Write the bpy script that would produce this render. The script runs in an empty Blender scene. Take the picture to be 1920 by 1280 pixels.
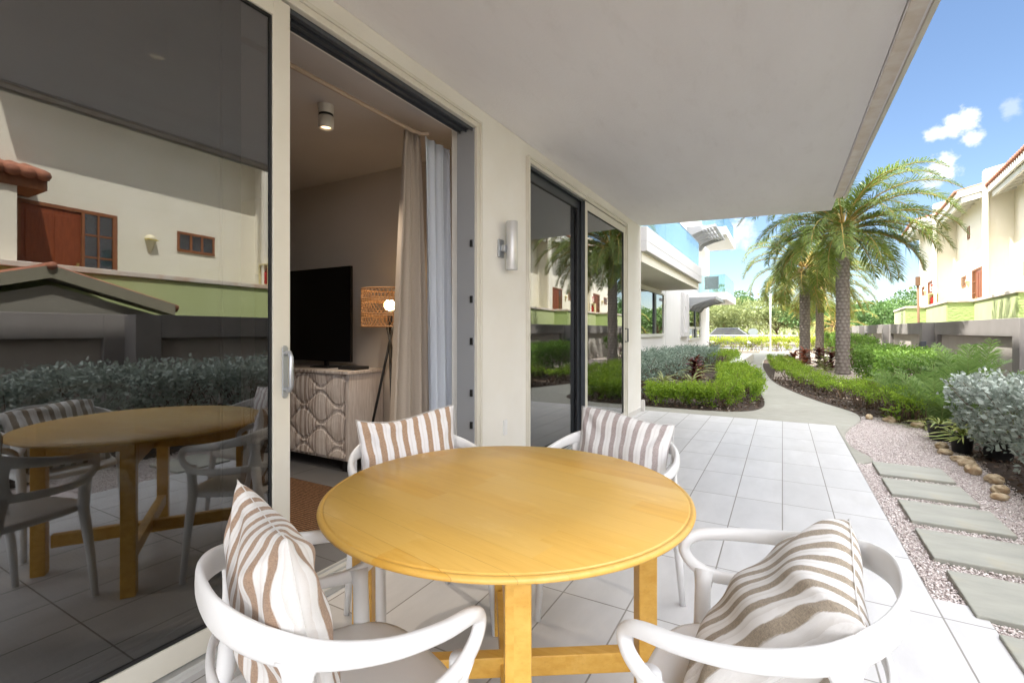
import bpy, math, random
import numpy as np
from mathutils import Vector, Matrix
random.seed(7); RNG = np.random.default_rng(7)
S = bpy.context.scene
COL = S.collection
R = math.radians

# ------------------------------------------------------------------ camera, world, sun, exposure
CAM_H = 1.25
TH = math.atan((1467 - 960) / 900.0)
cd = bpy.data.cameras.new('camera'); cam = bpy.data.objects.new('camera', cd); COL.objects.link(cam)
cd.sensor_width = 36; cd.lens = 900 / 1920 * 36; cd.clip_start = .05; cd.clip_end = 2000
cd.shift_y = -20 / 1920
cam.location = (0, 0, CAM_H); cam.rotation_euler = (R(90), 0, TH)
S.camera = cam

SUN = Vector((-.42, -.20, 1.0)).normalized()
SUN_EL = math.asin(SUN.z); SUN_ROT = math.atan2(SUN.x, SUN.y)
w = bpy.data.worlds.new('World'); S.world = w; w.use_nodes = True
nt = w.node_tree; nt.nodes.clear()
def wn(t, **k):
    n = nt.nodes.new(t)
    for a, b in k.items(): setattr(n, a, b)
    return n
def wl(a, b): nt.links.new(a, b)
def wmath(op, a, b=None, c=None):
    n = wn('ShaderNodeMath', operation=op)
    for i, v in enumerate((a, b, c)):
        if v is None: continue
        if isinstance(v, (int, float)): n.inputs[i].default_value = v
        else: wl(v, n.inputs[i])
    return n.outputs[0]
sky = wn('ShaderNodeTexSky'); sky.sky_type = 'NISHITA'; sky.sun_disc = False
sky.sun_elevation = SUN_EL; sky.sun_rotation = SUN_ROT; sky.altitude = 0; sky.air_density = 1.0; sky.dust_density = .25; sky.ozone_density = 2.6
tc = wn('ShaderNodeTexCoord')
nz = wn('ShaderNodeTexNoise'); nz.inputs['Scale'].default_value = 46; nz.inputs['Detail'].default_value = 6; nz.inputs['Roughness'].default_value = .62
wl(tc.outputs['Generated'], nz.inputs['Vector'])
mask = None
for (c, r, k) in (((.2290, .9262, .2995), .028, 1.0), ((.2385, .9300, .2800), .017, .9), ((.2190, .9270, .3050), .018, .9), ((.1997, .9346, .2945), .016, .9), ((.2102, .9466, .2445), .026, 1.0),
                  ((.198, .9530, .2300), .022, .6), ((-.0706, .9815, .178), .040, .7), ((.2744, .9111, .3076), .017, .3),
                  ((.05, .985, .10), .05, .25)):
    d = wn('ShaderNodeVectorMath', operation='DISTANCE'); wl(tc.outputs['Generated'], d.inputs[0]); d.inputs[1].default_value = c
    r *= .78
    e = wmath('MULTIPLY_ADD', nz.outputs['Fac'], r * 2.4, d.outputs['Value'])
    mr = wn('ShaderNodeMapRange'); mr.interpolation_type = 'SMOOTHSTEP'; wl(e, mr.inputs['Value'])
    mr.inputs['From Min'].default_value = r * 1.55; mr.inputs['From Max'].default_value = r * 2.35; mr.inputs['To Min'].default_value = k; mr.inputs['To Max'].default_value = 0
    mask = mr.outputs[0] if mask is None else wmath('MAXIMUM', mask, mr.outputs[0])
# bright broken cloud deck added outside the view to lift the ambient light
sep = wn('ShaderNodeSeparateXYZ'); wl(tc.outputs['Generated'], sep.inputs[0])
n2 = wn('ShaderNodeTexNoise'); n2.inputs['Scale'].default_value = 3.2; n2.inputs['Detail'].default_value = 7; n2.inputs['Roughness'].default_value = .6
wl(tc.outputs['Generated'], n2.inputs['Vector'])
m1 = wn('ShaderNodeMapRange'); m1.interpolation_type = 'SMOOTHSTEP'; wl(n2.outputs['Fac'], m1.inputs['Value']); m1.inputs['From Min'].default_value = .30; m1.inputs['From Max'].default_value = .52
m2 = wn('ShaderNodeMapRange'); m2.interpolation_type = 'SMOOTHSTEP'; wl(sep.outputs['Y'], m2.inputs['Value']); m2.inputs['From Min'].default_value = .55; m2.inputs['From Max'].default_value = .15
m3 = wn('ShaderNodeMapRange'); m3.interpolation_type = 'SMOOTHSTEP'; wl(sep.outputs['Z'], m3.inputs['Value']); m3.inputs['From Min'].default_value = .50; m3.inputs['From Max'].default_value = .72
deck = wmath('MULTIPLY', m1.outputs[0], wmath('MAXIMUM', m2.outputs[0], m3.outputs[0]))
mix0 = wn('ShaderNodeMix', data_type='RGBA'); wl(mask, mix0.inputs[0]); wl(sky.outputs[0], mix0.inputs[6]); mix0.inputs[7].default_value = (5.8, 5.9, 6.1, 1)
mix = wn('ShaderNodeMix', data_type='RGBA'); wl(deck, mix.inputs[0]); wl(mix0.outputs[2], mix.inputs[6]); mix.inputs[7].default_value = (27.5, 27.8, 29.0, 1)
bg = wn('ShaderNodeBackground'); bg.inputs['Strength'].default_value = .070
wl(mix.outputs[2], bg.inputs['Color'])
wo = wn('ShaderNodeOutputWorld'); wl(bg.outputs[0], wo.inputs['Surface'])

ld = bpy.data.lights.new('sun', 'SUN'); ld.energy = 5.0; ld.angle = R(.53); ld.color = (1, .955, .88)
lo = bpy.data.objects.new('sun', ld); COL.objects.link(lo); lo.rotation_euler = SUN.to_track_quat('Z', 'Y').to_euler(); lo.location = (-8, -4, 30)
S.view_settings.view_transform = 'Standard'; S.view_settings.look = 'None'; S.view_settings.exposure = 1.72; S.view_settings.gamma = 1
S.render.engine = 'CYCLES'
S.cycles.max_bounces = 10; S.cycles.diffuse_bounces = 5; S.cycles.transparent_max_bounces = 24; S.cycles.glossy_bounces = 5
S.cycles.caustics_reflective = False; S.cycles.caustics_refractive = False
S.cycles.sample_clamp_indirect = 6

# ------------------------------------------------------------------ helpers: materials
MATS = {}
class Nt:
    def __init__(s, name):
        s.m = bpy.data.materials.new(name); s.m.use_nodes = True; s.t = s.m.node_tree; s.t.nodes.clear()
        s.out = s.n('ShaderNodeOutputMaterial')
    def n(s, t, **k):
        x = s.t.nodes.new(t)
        for a, b in k.items(): setattr(x, a, b)
        return x
    def l(s, a, b): s.t.links.new(a, b)
    def setin(s, sock, v):
        if hasattr(v, 'is_output') or isinstance(v, bpy.types.NodeSocket): s.l(v, sock)
        elif isinstance(v, (tuple, list)) and len(v) == 3 and sock.type == 'RGBA': sock.default_value = (*v, 1)
        else: sock.default_value = v
    def math(s, op, a, b=None, c=None):
        n = s.n('ShaderNodeMath', operation=op)
        for i, v in enumerate((a, b, c)):
            if v is not None: s.setin(n.inputs[i], v)
        return n.outputs[0]
    def mix(s, f, a, b):
        n = s.n('ShaderNodeMix', data_type='RGBA'); s.setin(n.inputs[0], f); s.setin(n.inputs[6], a); s.setin(n.inputs[7], b); return n.outputs[2]
    def rng(s, v, a, b, c=0., d=1., smooth=False):
        n = s.n('ShaderNodeMapRange')
        if smooth: n.interpolation_type = 'SMOOTHSTEP'
        s.setin(n.inputs['Value'], v)
        for k, x in zip(('From Min', 'From Max', 'To Min', 'To Max'), (a, b, c, d)): n.inputs[k].default_value = x
        return n.outputs[0]
    def obj(s): return s.n('ShaderNodeTexCoord').outputs['Object']
    def mapv(s, v, sc=(1, 1, 1), rot=(0, 0, 0), loc=(0, 0, 0)):
        n = s.n('ShaderNodeMapping'); s.l(v, n.inputs[0]); n.inputs['Scale'].default_value = sc; n.inputs['Rotation'].default_value = rot; n.inputs['Location'].default_value = loc; return n.outputs[0]
    def noise(s, v, scale, detail=4, rough=.55):
        n = s.n('ShaderNodeTexNoise'); s.l(v, n.inputs['Vector']); n.inputs['Scale'].default_value = scale; n.inputs['Detail'].default_value = detail; n.inputs['Roughness'].default_value = rough; return n.outputs['Fac']
    def bump(s, h, strength=.3, dist=.01):
        n = s.n('ShaderNodeBump'); s.l(h, n.inputs['Height']); n.inputs['Strength'].default_value = strength; n.inputs['Distance'].default_value = dist; return n.outputs[0]
    def pbsdf(s, col, rough=.6, metal=0., spec=.5, normal=None, **k):
        p = s.n('ShaderNodeBsdfPrincipled'); s.setin(p.inputs['Base Color'], col); s.setin(p.inputs['Roughness'], rough)
        p.inputs['Metallic'].default_value = metal; p.inputs['Specular IOR Level'].default_value = spec
        if normal is not None: s.l(normal, p.inputs['Normal'])
        for a, b in k.items(): s.setin(p.inputs[a.replace('_', ' ')], b)
        return p.outputs[0]
    def fin(s, sh): s.l(sh, s.out.inputs['Surface']); return s.m

def M(name, col, rough=.6, col2=None, ns=6, stretch=(1, 1, 1), bump=0, bs=90, bd=.004, metal=0, spec=.5, lo=.35, hi=.65, speck=None):
    if name in MATS: return MATS[name]
    a = Nt(name); o = a.obj(); c = col
    if col2 is not None:
        f = a.rng(a.noise(a.mapv(o, stretch), ns, 5), lo, hi)
        c = a.mix(f, col, col2)
    if speck:
        f = a.rng(a.noise(o, speck[1], 3), .62, .72)
        c = a.mix(f, c, speck[0])
    nrm = a.bump(a.noise(a.mapv(o, stretch), bs, 5), bump, bd) if bump else None
    MATS[name] = a.fin(a.pbsdf(c, rough, metal, spec, nrm)); return MATS[name]

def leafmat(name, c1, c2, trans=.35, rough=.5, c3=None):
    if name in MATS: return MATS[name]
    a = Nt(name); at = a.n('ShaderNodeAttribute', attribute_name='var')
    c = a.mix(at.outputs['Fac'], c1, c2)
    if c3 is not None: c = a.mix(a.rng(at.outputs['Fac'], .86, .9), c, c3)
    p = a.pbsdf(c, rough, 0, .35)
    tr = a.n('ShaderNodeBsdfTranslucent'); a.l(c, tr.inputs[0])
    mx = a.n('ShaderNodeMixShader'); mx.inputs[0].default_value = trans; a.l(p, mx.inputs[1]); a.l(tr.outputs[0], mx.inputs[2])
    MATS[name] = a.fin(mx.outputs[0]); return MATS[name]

def glassmat(name, tint, refl=.25, rough=0., rtint=(1, 1, 1)):
    if name in MATS: return MATS[name]
    a = Nt(name)
    t = a.n('ShaderNodeBsdfTransparent'); t.inputs[0].default_value = (*tint, 1)
    g = a.n('ShaderNodeBsdfGlossy'); g.inputs['Roughness'].default_value = rough; g.inputs[0].default_value = (*rtint, 1)
    lw = a.n('ShaderNodeLayerWeight'); lw.inputs[0].default_value = .5
    f = a.math('MULTIPLY_ADD', a.math('POWER', lw.outputs['Facing'], 4.0), 1 - refl, refl)
    mx = a.n('ShaderNodeMixShader'); a.l(f, mx.inputs[0]); a.l(t.outputs[0], mx.inputs[1]); a.l(g.outputs[0], mx.inputs[2])
    MATS[name] = a.fin(mx.outputs[0]); return MATS[name]

# ------------------------------------------------------------------ helpers: mesh building
class MB:
    def __init__(s): s.v = []; s.f = []; s.sm = []
    def add(s, vs, fs, smooth=False):
        o = len(s.v); s.v += [tuple(p) for p in vs]; s.f += [tuple(i + o for i in f) for f in fs]; s.sm += [smooth] * len(fs); return s
    def box(s, x0, x1, y0, y1, z0, z1):
        v = [(x, y, z) for z in (z0, z1) for y in (y0, y1) for x in (x0, x1)]
        return s.add(v, [(0, 2, 3, 1), (4, 5, 7, 6), (0, 1, 5, 4), (2, 6, 7, 3), (0, 4, 6, 2), (1, 3, 7, 5)])
    def obox(s, c, ax, ay, az):
        c = Vector(c); ax = Vector(ax); ay = Vector(ay); az = Vector(az)
        v = [c + ax * i + ay * j + az * k for k in (-1, 1) for j in (-1, 1) for i in (-1, 1)]
        return s.add(v, [(0, 2, 3, 1), (4, 5, 7, 6), (0, 1, 5, 4), (2, 6, 7, 3), (0, 4, 6, 2), (1, 3, 7, 5)])
    def prism(s, poly, axis, a, b):
        n = len(poly)
        def mk(p, t):
            return {'x': (t, p[0], p[1]), 'y': (p[0], t, p[1]), 'z': (p[0], p[1], t)}[axis]
        v = [mk(p, a) for p in poly] + [mk(p, b) for p in poly]
        return s.add(v, [tuple(range(n))[::-1], tuple(range(n, 2 * n))] + [(i, (i + 1) % n, n + (i + 1) % n, n + i) for i in range(n)])
    def tube(s, pts, r, seg=8, smooth=True, cap=True, closed=False):
        pts = [Vector(p) for p in pts]; n = len(pts); rs = r if isinstance(r, (list, tuple)) else [r] * n
        vs = []; up = None
        for i, p in enumerate(pts):
            t = (pts[(i + 1) % n] - pts[i - 1]) if closed else (pts[min(i + 1, n - 1)] - pts[max(i - 1, 0)])
            if t.length < 1e-9: t = Vector((0, 0, 1))
            t.normalize()
            if up is None:
                up = Vector((0, 0, 1)) if abs(t.z) < .9 else Vector((1, 0, 0))
            a = (up - t * up.dot(t))
            if a.length < 1e-6: a = t.orthogonal()
            a.normalize(); b = t.cross(a); up = a
            for k in range(seg):
                q = 2 * math.pi * k / seg
                vs.append(p + (a * math.cos(q) + b * math.sin(q)) * rs[i])
        fs = []
        for i in range(n if closed else n - 1):
            j = (i + 1) % n
            for k in range(seg): fs.append((i * seg + k, i * seg + (k + 1) % seg, j * seg + (k + 1) % seg, j * seg + k))
        if cap and not closed: fs += [tuple(range(seg))[::-1], tuple(range((n - 1) * seg, n * seg))]
        return s.add(vs, fs, smooth)
    def lathe(s, prof, c=(0, 0, 0), seg=24, smooth=True, cap=True):
        vs = []; n = len(prof)
        for (r, z) in prof:
            for k in range(seg):
                q = 2 * math.pi * k / seg; vs.append((c[0] + r * math.cos(q), c[1] + r * math.sin(q), c[2] + z))
        fs = [(i * seg + k, i * seg + (k + 1) % seg, (i + 1) * seg + (k + 1) % seg, (i + 1) * seg + k) for i in range(n - 1) for k in range(seg)]
        if cap: fs += [tuple(range(seg))[::-1], tuple(range((n - 1) * seg, n * seg))]
        return s.add(vs, fs, smooth)
    def sheet(s, poly, z): return s.add([(x, y, z) for x, y in poly], [tuple(range(len(poly)))])
    def build(s, name, mat, parent=None, o=(0, 0, 0), bevel=0, segs=2, auto=None):
        me = bpy.data.meshes.new(name)
        me.from_pydata([(v[0] - o[0], v[1] - o[1], v[2] - o[2]) for v in s.v], [], s.f)
        me.polygons.foreach_set('use_smooth', s.sm); me.materials.append(mat); me.update()
        ob = bpy.data.objects.new(name, me); COL.objects.link(ob)
        if parent is not None: ob.parent = parent
        if bevel:
            b = ob.modifiers.new('bevel', 'BEVEL'); b.width = bevel; b.segments = segs; b.limit_method = 'ANGLE'; b.angle_limit = R(40)
        return ob

def npmesh(name, V, F, mat, parent=None, o=(0, 0, 0), var=None, smooth=False):
    V = np.asarray(V, np.float32) - np.asarray(o, np.float32); F = np.asarray(F, np.int32)
    me = bpy.data.meshes.new(name); nf, k = F.shape
    me.vertices.add(len(V)); me.vertices.foreach_set('co', V.ravel())
    me.loops.add(nf * k); me.loops.foreach_set('vertex_index', F.ravel())
    me.polygons.add(nf); me.polygons.foreach_set('loop_start', np.arange(0, nf * k, k, dtype=np.int32)); me.polygons.foreach_set('loop_total', np.full(nf, k, np.int32))
    if smooth: me.polygons.foreach_set('use_smooth', np.ones(nf, bool))
    me.update(calc_edges=True)
    if var is not None:
        at = me.attributes.new('var', 'FLOAT', 'FACE'); at.data.foreach_set('value', np.asarray(var, np.float32))
    me.materials.append(mat)
    ob = bpy.data.objects.new(name, me); COL.objects.link(ob)
    if parent is not None: ob.parent = parent
    return ob

def unit(a): return a / np.maximum(np.linalg.norm(a, axis=-1, keepdims=True), 1e-9)
def leaves(P, D, L, W, fold=.25, jitter=.6):
    """one folded quad per leaf. P base points, D axis, L length, W width"""
    n = len(P); D = unit(D + RNG.normal(0, jitter, (n, 3))); ref = RNG.normal(0, 1, (n, 3)) + np.array([0, 0, .9])
    s = unit(np.cross(D, ref)); nn = np.cross(s, D)
    L = np.broadcast_to(L, (n,))[:, None] * RNG.uniform(.7, 1.25, (n, 1)); W = np.broadcast_to(W, (n,))[:, None] * RNG.uniform(.75, 1.2, (n, 1))
    a = P; b = P + D * L * .5 + s * W * .5 + nn * W * fold; c = P + D * L; d = P + D * L * .5 - s * W * .5 + nn * W * fold
    V = np.stack([a, b, c, d], 1).reshape(-1, 3); F = np.arange(n * 4).reshape(n, 4)
    return V, F

def tag(o, label=None, cat=None, group=None, kind=None):
    if label: o['label'] = label
    if cat: o['category'] = cat
    if group: o['group'] = group
    if kind: o['kind'] = kind
    return o
def thing(name, label, cat, loc=(0, 0, 0), rz=0, group=None):
    o = bpy.data.objects.new(name, None); COL.objects.link(o); o.location = loc; o.rotation_euler = (0, 0, rz); o.empty_display_size = .2
    return tag(o, label, cat, group)
def copy_tree(o, parent=None):
    c = o.copy(); COL.objects.link(c)
    if parent is not None: c.parent = parent
    for ch in list(o.children): copy_tree(ch, c)
    return c
def struct(o): o['kind'] = 'structure'; return o

def catmull(pts, n=6, closed=False):
    P = [np.array(p, float) for p in pts]; m = len(P); out = []
    for i in range(m if closed else m - 1):
        if closed: p0, p1, p2, p3 = P[i - 1], P[i], P[(i + 1) % m], P[(i + 2) % m]
        else: p0, p1, p2, p3 = P[max(i - 1, 0)], P[i], P[i + 1], P[min(i + 2, m - 1)]
        for k in range(n):
            t = k / n
            out.append(.5 * ((2 * p1) + (-p0 + p2) * t + (2 * p0 - 5 * p1 + 4 * p2 - p3) * t * t + (-p0 + 3 * p1 - 3 * p2 + p3) * t ** 3))
    if not closed: out.append(P[-1])
    return out

# ------------------------------------------------------------------ materials
def plaster(name, col, col2, bump=.25, bs=160): return M(name, col, .85, col2, 1.7, bump=bump, bs=bs, bd=.004, spec=.25)
m_wall = plaster('cream_plaster', (.745, .72, .665), (.785, .77, .73), .35, 140)
def ceil_mat():
    a = Nt('soffit_plaster'); o = a.obj()
    f = a.rng(a.noise(a.mapv(o, (1.2, .35, 1)), 2.2, 6, .6), .35, .7)
    c = a.mix(f, (.775, .75, .742), (.815, .795, .79))
    f2 = a.rng(a.noise(a.mapv(o, (3, .8, 1)), 3.2, 7, .72), .54, .74); c = a.mix(a.math('MULTIPLY', f2, .14), c, (.50, .455, .42))
    return a.fin(a.pbsdf(c, .9, 0, .2, a.bump(a.noise(o, 60, 6), .35, .006)))
m_ceil = ceil_mat()
m_drip = M('drip_edge_stain', (.74, .69, .63), .85, (.64, .56, .47), 9, bump=.4, bs=60)
m_frame = M('cream_aluminium', (.62, .59, .51), .38, (.65, .625, .55), 3, spec=.5)
m_dark = M('dark_grey_aluminium', (.055, .062, .072), .4)
m_seal = M('black_seal', (.012, .012, .013), .6)
m_glass = glassmat('tinted_reflective_glass', (.42, .44, .45), .15, 0)
m_glass2 = glassmat('window_glass', (.25, .28, .3), .25, 0)
m_teal = glassmat('teal_balcony_glass', (.72, .90, .90), .16, 0, (.95, 1, 1))
m_chrome = M('brushed_steel', (.62, .62, .61), .28, metal=1, col2=(.55, .55, .55), ns=40, stretch=(1, 1, 8))
m_handle = M('grey_handle_metal', (.42, .44, .47), .35, metal=.7)
m_white = M('white_plastic', (.74, .74, .74), .42)
m_chair = M('white_moulded_resin', (.71, .71, .71), .44, (.64, .635, .62), 5, bump=.10, bs=380, bd=.001, lo=.5, hi=.8)
m_room = plaster('room_plaster', (.52, .46, .40), (.55, .49, .43), .15)
m_roomceil = plaster('room_ceiling_plaster', (.50, .47, .45), (.53, .5, .48), .15)
m_green = plaster('pale_green_plaster', (.45, .51, .25), (.48, .54, .28), .25)
def rough_green():
    a = Nt('rough_green_plaster'); o = a.obj()
    h = a.noise(a.mapv(o, (1, 1, 2.6)), 9, 5, .6)
    c = a.mix(h, (.33, .42, .16), (.41, .49, .21))
    return a.fin(a.pbsdf(c, .9, 0, .2, a.bump(h, .6, .05)))
m_green2 = rough_green()
m_villa = plaster('ivory_villa_plaster', (.77, .735, .62), (.80, .765, .66), .3, 60)
m_vwhite = M('white_painted_timber', (.72, .71, .66), .6, (.66, .65, .60), 4, stretch=(1, 8, 1))
m_red = M('red_brown_timber', (.26, .065, .022), .4, (.19, .045, .016), 5, stretch=(8, 8, 1))
m_redfr = M('brown_window_timber', (.28, .11, .045), .5, (.22, .08, .03), 6)
m_grey = plaster('warm_grey_wall_plaster', (.215, .20, .19), (.24, .225, .215), .3, 70)
m_panel = plaster('taupe_wall_panel', (.36, .33, .30), (.40, .37, .34), .3, 90)
m_wing = plaster('light_grey_render', (.735, .72, .71), (.76, .745, .735), .2)
m_wing2 = plaster('grey_render_band', (.60, .585, .58), (.63, .615, .61), .2)
m_coping = M('mottled_stone_coping', (.62, .57, .50), .7, (.55, .42, .32), 3, bump=.2, bs=50, lo=.45, hi=.62)
m_clay = M('clay_roof_tile', (.36, .14, .075), .75, (.26, .10, .06), 7, bump=.3, bs=60)
m_alu2 = M('grey_louver_metal', (.34, .35, .36), .45)
m_black = M('matt_black', (.012, .012, .012), .5)

def tile_mat(name, sx, sy, ox, oy, c1, c2, grout, gw, rough=.35, bump=.5, cloud=3.0, stretch=(1, 1, 1)):
    a = Nt(name); o = a.obj(); sp = a.n('ShaderNodeSeparateXYZ'); a.l(o, sp.inputs[0])
    u = a.math('DIVIDE', a.math('SUBTRACT', sp.outputs[0], ox), sx); v = a.math('DIVIDE', a.math('SUBTRACT', sp.outputs[1], oy), sy)
    def edge(q, s):
        fr = a.math('FRACT', q); d = a.math('MULTIPLY', a.math('SUBTRACT', .5, a.math('ABSOLUTE', a.math('SUBTRACT', fr, .5))), s)
        return a.rng(d, gw * .5, gw * .5 + .0015, 0, 1, True)
    m = a.math('MULTIPLY', edge(u, sx), edge(v, sy))
    cv = a.n('ShaderNodeCombineXYZ'); a.l(a.math('FLOOR', u), cv.inputs[0]); a.l(a.math('FLOOR', v), cv.inputs[1])
    wn_ = a.n('ShaderNodeTexWhiteNoise'); wn_.noise_dimensions = '3D'; a.l(cv.outputs[0], wn_.inputs[0])
    add = a.n('ShaderNodeVectorMath', operation='MULTIPLY_ADD'); a.l(wn_.outputs['Color'], add.inputs[0]); add.inputs[1].default_value = (9, 9, 9); a.l(a.mapv(o, stretch), add.inputs[2])
    f = a.rng(a.noise(add.outputs[0], cloud, 7, .62), .3, .7)
    c = a.mix(f, c1, c2)
    c = a.mix(a.math('MULTIPLY', wn_.outputs['Value'], .42), c, tuple(x * .88 for x in c1))
    st = a.rng(a.noise(o, 1.3, 5, .6), .55, .75); c = a.mix(a.math('MULTIPLY', st, .28), c, (.40, .375, .34))
    c = a.mix(m, grout, c)
    h = a.math('ADD', a.math('MULTIPLY', m, 1.0), a.math('MULTIPLY', a.noise(o, 140, 4), .06))
    r = a.math('ADD', a.math('MULTIPLY', a.math('SUBTRACT', 1, m), .4), rough)
    return a.fin(a.pbsdf(c, r, 0, .45, a.bump(h, bump, .003)))
m_tile = tile_mat('pale_porcelain_tile', .305, .62, .0, .265, (.485, .475, .47), (.585, .575, .57), (.26, .245, .225), .0055, .42, stretch=(2.4, .8, 1))
m_tile_in = tile_mat('interior_tile', .6, .6, 0, 0, (.13, .13, .135), (.16, .16, .165), (.07, .07, .07), .004, .3)
def path_mat():
    a = Nt('brushed_path_concrete'); o = a.obj()
    f = a.rng(a.noise(a.mapv(o, (1.6, 9, 1)), 3.0, 6, .6), .38, .66)
    c = a.mix(f, (.265, .255, .215), (.355, .345, .30))
    f = a.rng(a.noise(o, .9, 4), .4, .7); c = a.mix(a.math('MULTIPLY', f, .45), c, (.22, .215, .175))
    return a.fin(a.pbsdf(c, .75, 0, .3, a.bump(a.noise(a.mapv(o, (2, 8, 1)), 16, 5), .5, .006)))
m_path = path_mat()
def slate():
    a = Nt('grey_green_stone_slab'); o = a.obj()
    f = a.rng(a.noise(a.mapv(o, (1, 3.2, 1)), 2.2, 6, .6), .35, .68)
    c = a.mix(f, (.26, .26, .222), (.345, .335, .285))
    f2 = a.rng(a.noise(o, 2.8, 4), .58, .74); c = a.mix(a.math('MULTIPLY', f2, .55), c, (.36, .31, .20))
    f3 = a.rng(a.noise(o, 60, 2), .76, .80); c = a.mix(f3, c, (.10, .09, .07))
    return a.fin(a.pbsdf(c, .62, 0, .4, a.bump(a.noise(o, 45, 6), .25, .004)))
m_slate = slate()
m_gravbase = M('gravel_bed_base', (.62, .55, .52), .95, (.50, .43, .41), 60, bump=.6, bs=120, bd=.01)
m_mulch = M('dark_bark_mulch', (.075, .048, .032), .95, (.035, .024, .018), 30, bump=1, bs=70, bd=.02)
m_soil = M('dry_ground', (.30, .25, .19), .95, (.22, .18, .13), 3, bump=.6, bs=20, bd=.03)
m_road = M('asphalt', (.06, .06, .062), .9, (.075, .075, .075), 8, bump=.3, bs=80)
m_rock = M('tan_limestone_rock', (.58, .48, .33), .9, (.36, .24, .13), 11, bump=1, bs=34, bd=.015)

# ------------------------------------------------------------------ ground, patio, paths
W = -1.92
ground = struct(MB().sheet([(-300, -150), (300, -150), (300, 500), (-300, 500)], -.03).build('ground', m_soil))
# patio slab: tile top with the wider landing beside the camera
patio = MB().prism([(W + .002, -4), (.78, -4), (.78, 2.925), (.612, 2.925), (.612, 7.62), (W + .002, 7.62)], 'z', -.12, 0)
struct(patio.build('patio_floor', m_tile, bevel=.004))
def curve2(pts, n=6): return [tuple(p) for p in catmull([(*p, 0) for p in pts], n)]
pathL = curve2([(-2.05, 8.08), (-1.08, 8.10), (-.55, 8.28), (-.31, 8.75), (-.28, 9.6), (-.42, 11.2), (-.72, 13.4), (-1.15, 16.5), (-1.6, 20.5), (-1.75, 25.0), (-1.7, 31)])
pathR = curve2([(.66, 5.60), (.78, 5.85), (.66, 6.35), (.66, 7.0), (.76, 7.55), (.95, 8.25), (.985, 8.85), (.86, 9.35), (.55, 10.2), (.13, 11.8), (-.2, 13.6), (-.42, 16.2), (-.62, 20), (-.6, 25), (.2, 28.2)])
poly = [(W, 7.622), (.614, 7.622), (.614, 5.60)] + [p[:2] for p in pathR] + [(3, 31), (-1.7, 31)] + [p[:2] for p in pathL][::-1][1:] + [(-2.3, 8.06), (-2.3, 7.63)]
struct(MB().prism(poly, 'z', -.12, -.006).build('garden_path', m_path, bevel=.012))
struct(MB().sheet([(.5, -4), (2.2, -4), (2.2, 9.0), (.5, 9.0)], -.022).build('gravel_bed', m_gravbase))
struct(MB().sheet([(1.55, -4), (6.6, -4), (6.6, 9.0), (1.55, 9.0)], -.014).build('planting_bed', m_mulch))
struct(MB().sheet([(-.9, 8.35), (6.6, 8.35), (6.6, 14.2), (3.6, 14.2), (-.9, 14.2)], -.0135).build('planting_bed', m_mulch))
struct(MB().sheet([(-1.2, 14.3), (6, 14.3), (6, 34), (-1.2, 34)], -.018).build('gravel_bed', M('pale_gravel', (.55, .47, .41), .95, (.40, .33, .28), 40, bump=.8, bs=60, bd=.02)))
struct(MB().sheet([(-3.72, 7.9), (-.2, 7.9), (-.2, 24), (-3.72, 24)], -.013).build('planting_bed', m_mulch))
struct(MB().sheet([(-120, 36), (120, 36), (120, 44), (-120, 44)], -.012).build('road', m_road))

# gravel pebbles: nobody could count them
def pebbles(n, inside, zoff, mat, name, s0, s1, flat=.7, var=True):
    P = inside(n); n = len(P)
    octv = np.array([(1, 0, 0), (-1, 0, 0), (0, 1, 0), (0, -1, 0), (0, 0, 1), (0, 0, -1)], float)
    octf = np.array([(0, 2, 4), (2, 1, 4), (1, 3, 4), (3, 0, 4), (2, 0, 5), (1, 2, 5), (3, 1, 5), (0, 3, 5)])
    s = RNG.uniform(s0, s1, (n, 1, 1)); sc = np.stack([RNG.uniform(.7, 1.3, n), RNG.uniform(.7, 1.3, n), RNG.uniform(.5, .9, n) * flat], -1)[:, None, :]
    v = octv[None] * sc * s + RNG.normal(0, .18, (n, 6, 3)) * s
    a = RNG.uniform(0, 6.28, n); ca, sa = np.cos(a)[:, None], np.sin(a)[:, None]; t = RNG.uniform(-.6, .6, n); ct, st = np.cos(t)[:, None], np.sin(t)[:, None]
    x, y, z = v[..., 0], v[..., 1], v[..., 2]
    y, z = y * ct - z * st, y * st + z * ct
    x, y = x * ca - y * sa, x * sa + y * ca
    V = np.stack([x, y, z], -1) + np.concatenate([P, np.full((n, 1), zoff) + RNG.uniform(-.004, .006, (n, 1))], 1)[:, None, :]
    F = (octf[None] + (np.arange(n) * 6)[:, None, None]).reshape(-1, 3)
    ob = npmesh(name, V.reshape(-1, 3), F, mat, var=np.repeat(RNG.uniform(0, 1, n), 8)); ob['kind'] = 'stuff'; return ob
def pebmat():
    a = Nt('pink_white_pebble'); at = a.n('ShaderNodeAttribute', attribute_name='var')
    cr = a.n('ShaderNodeValToRGB'); a.l(at.outputs['Fac'], cr.inputs[0])
    e = cr.color_ramp.elements; e[0].color = (.40, .33, .31, 1); e[1].color = (.76, .71, .68, 1)
    for p, c in ((.25, (.56, .48, .45, 1)), (.55, (.66, .59, .56, 1))):
        k = cr.color_ramp.elements.new(p); k.color = c
    return a.fin(a.pbsdf(cr.outputs[0], .8))
m_peb = pebmat()
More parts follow.
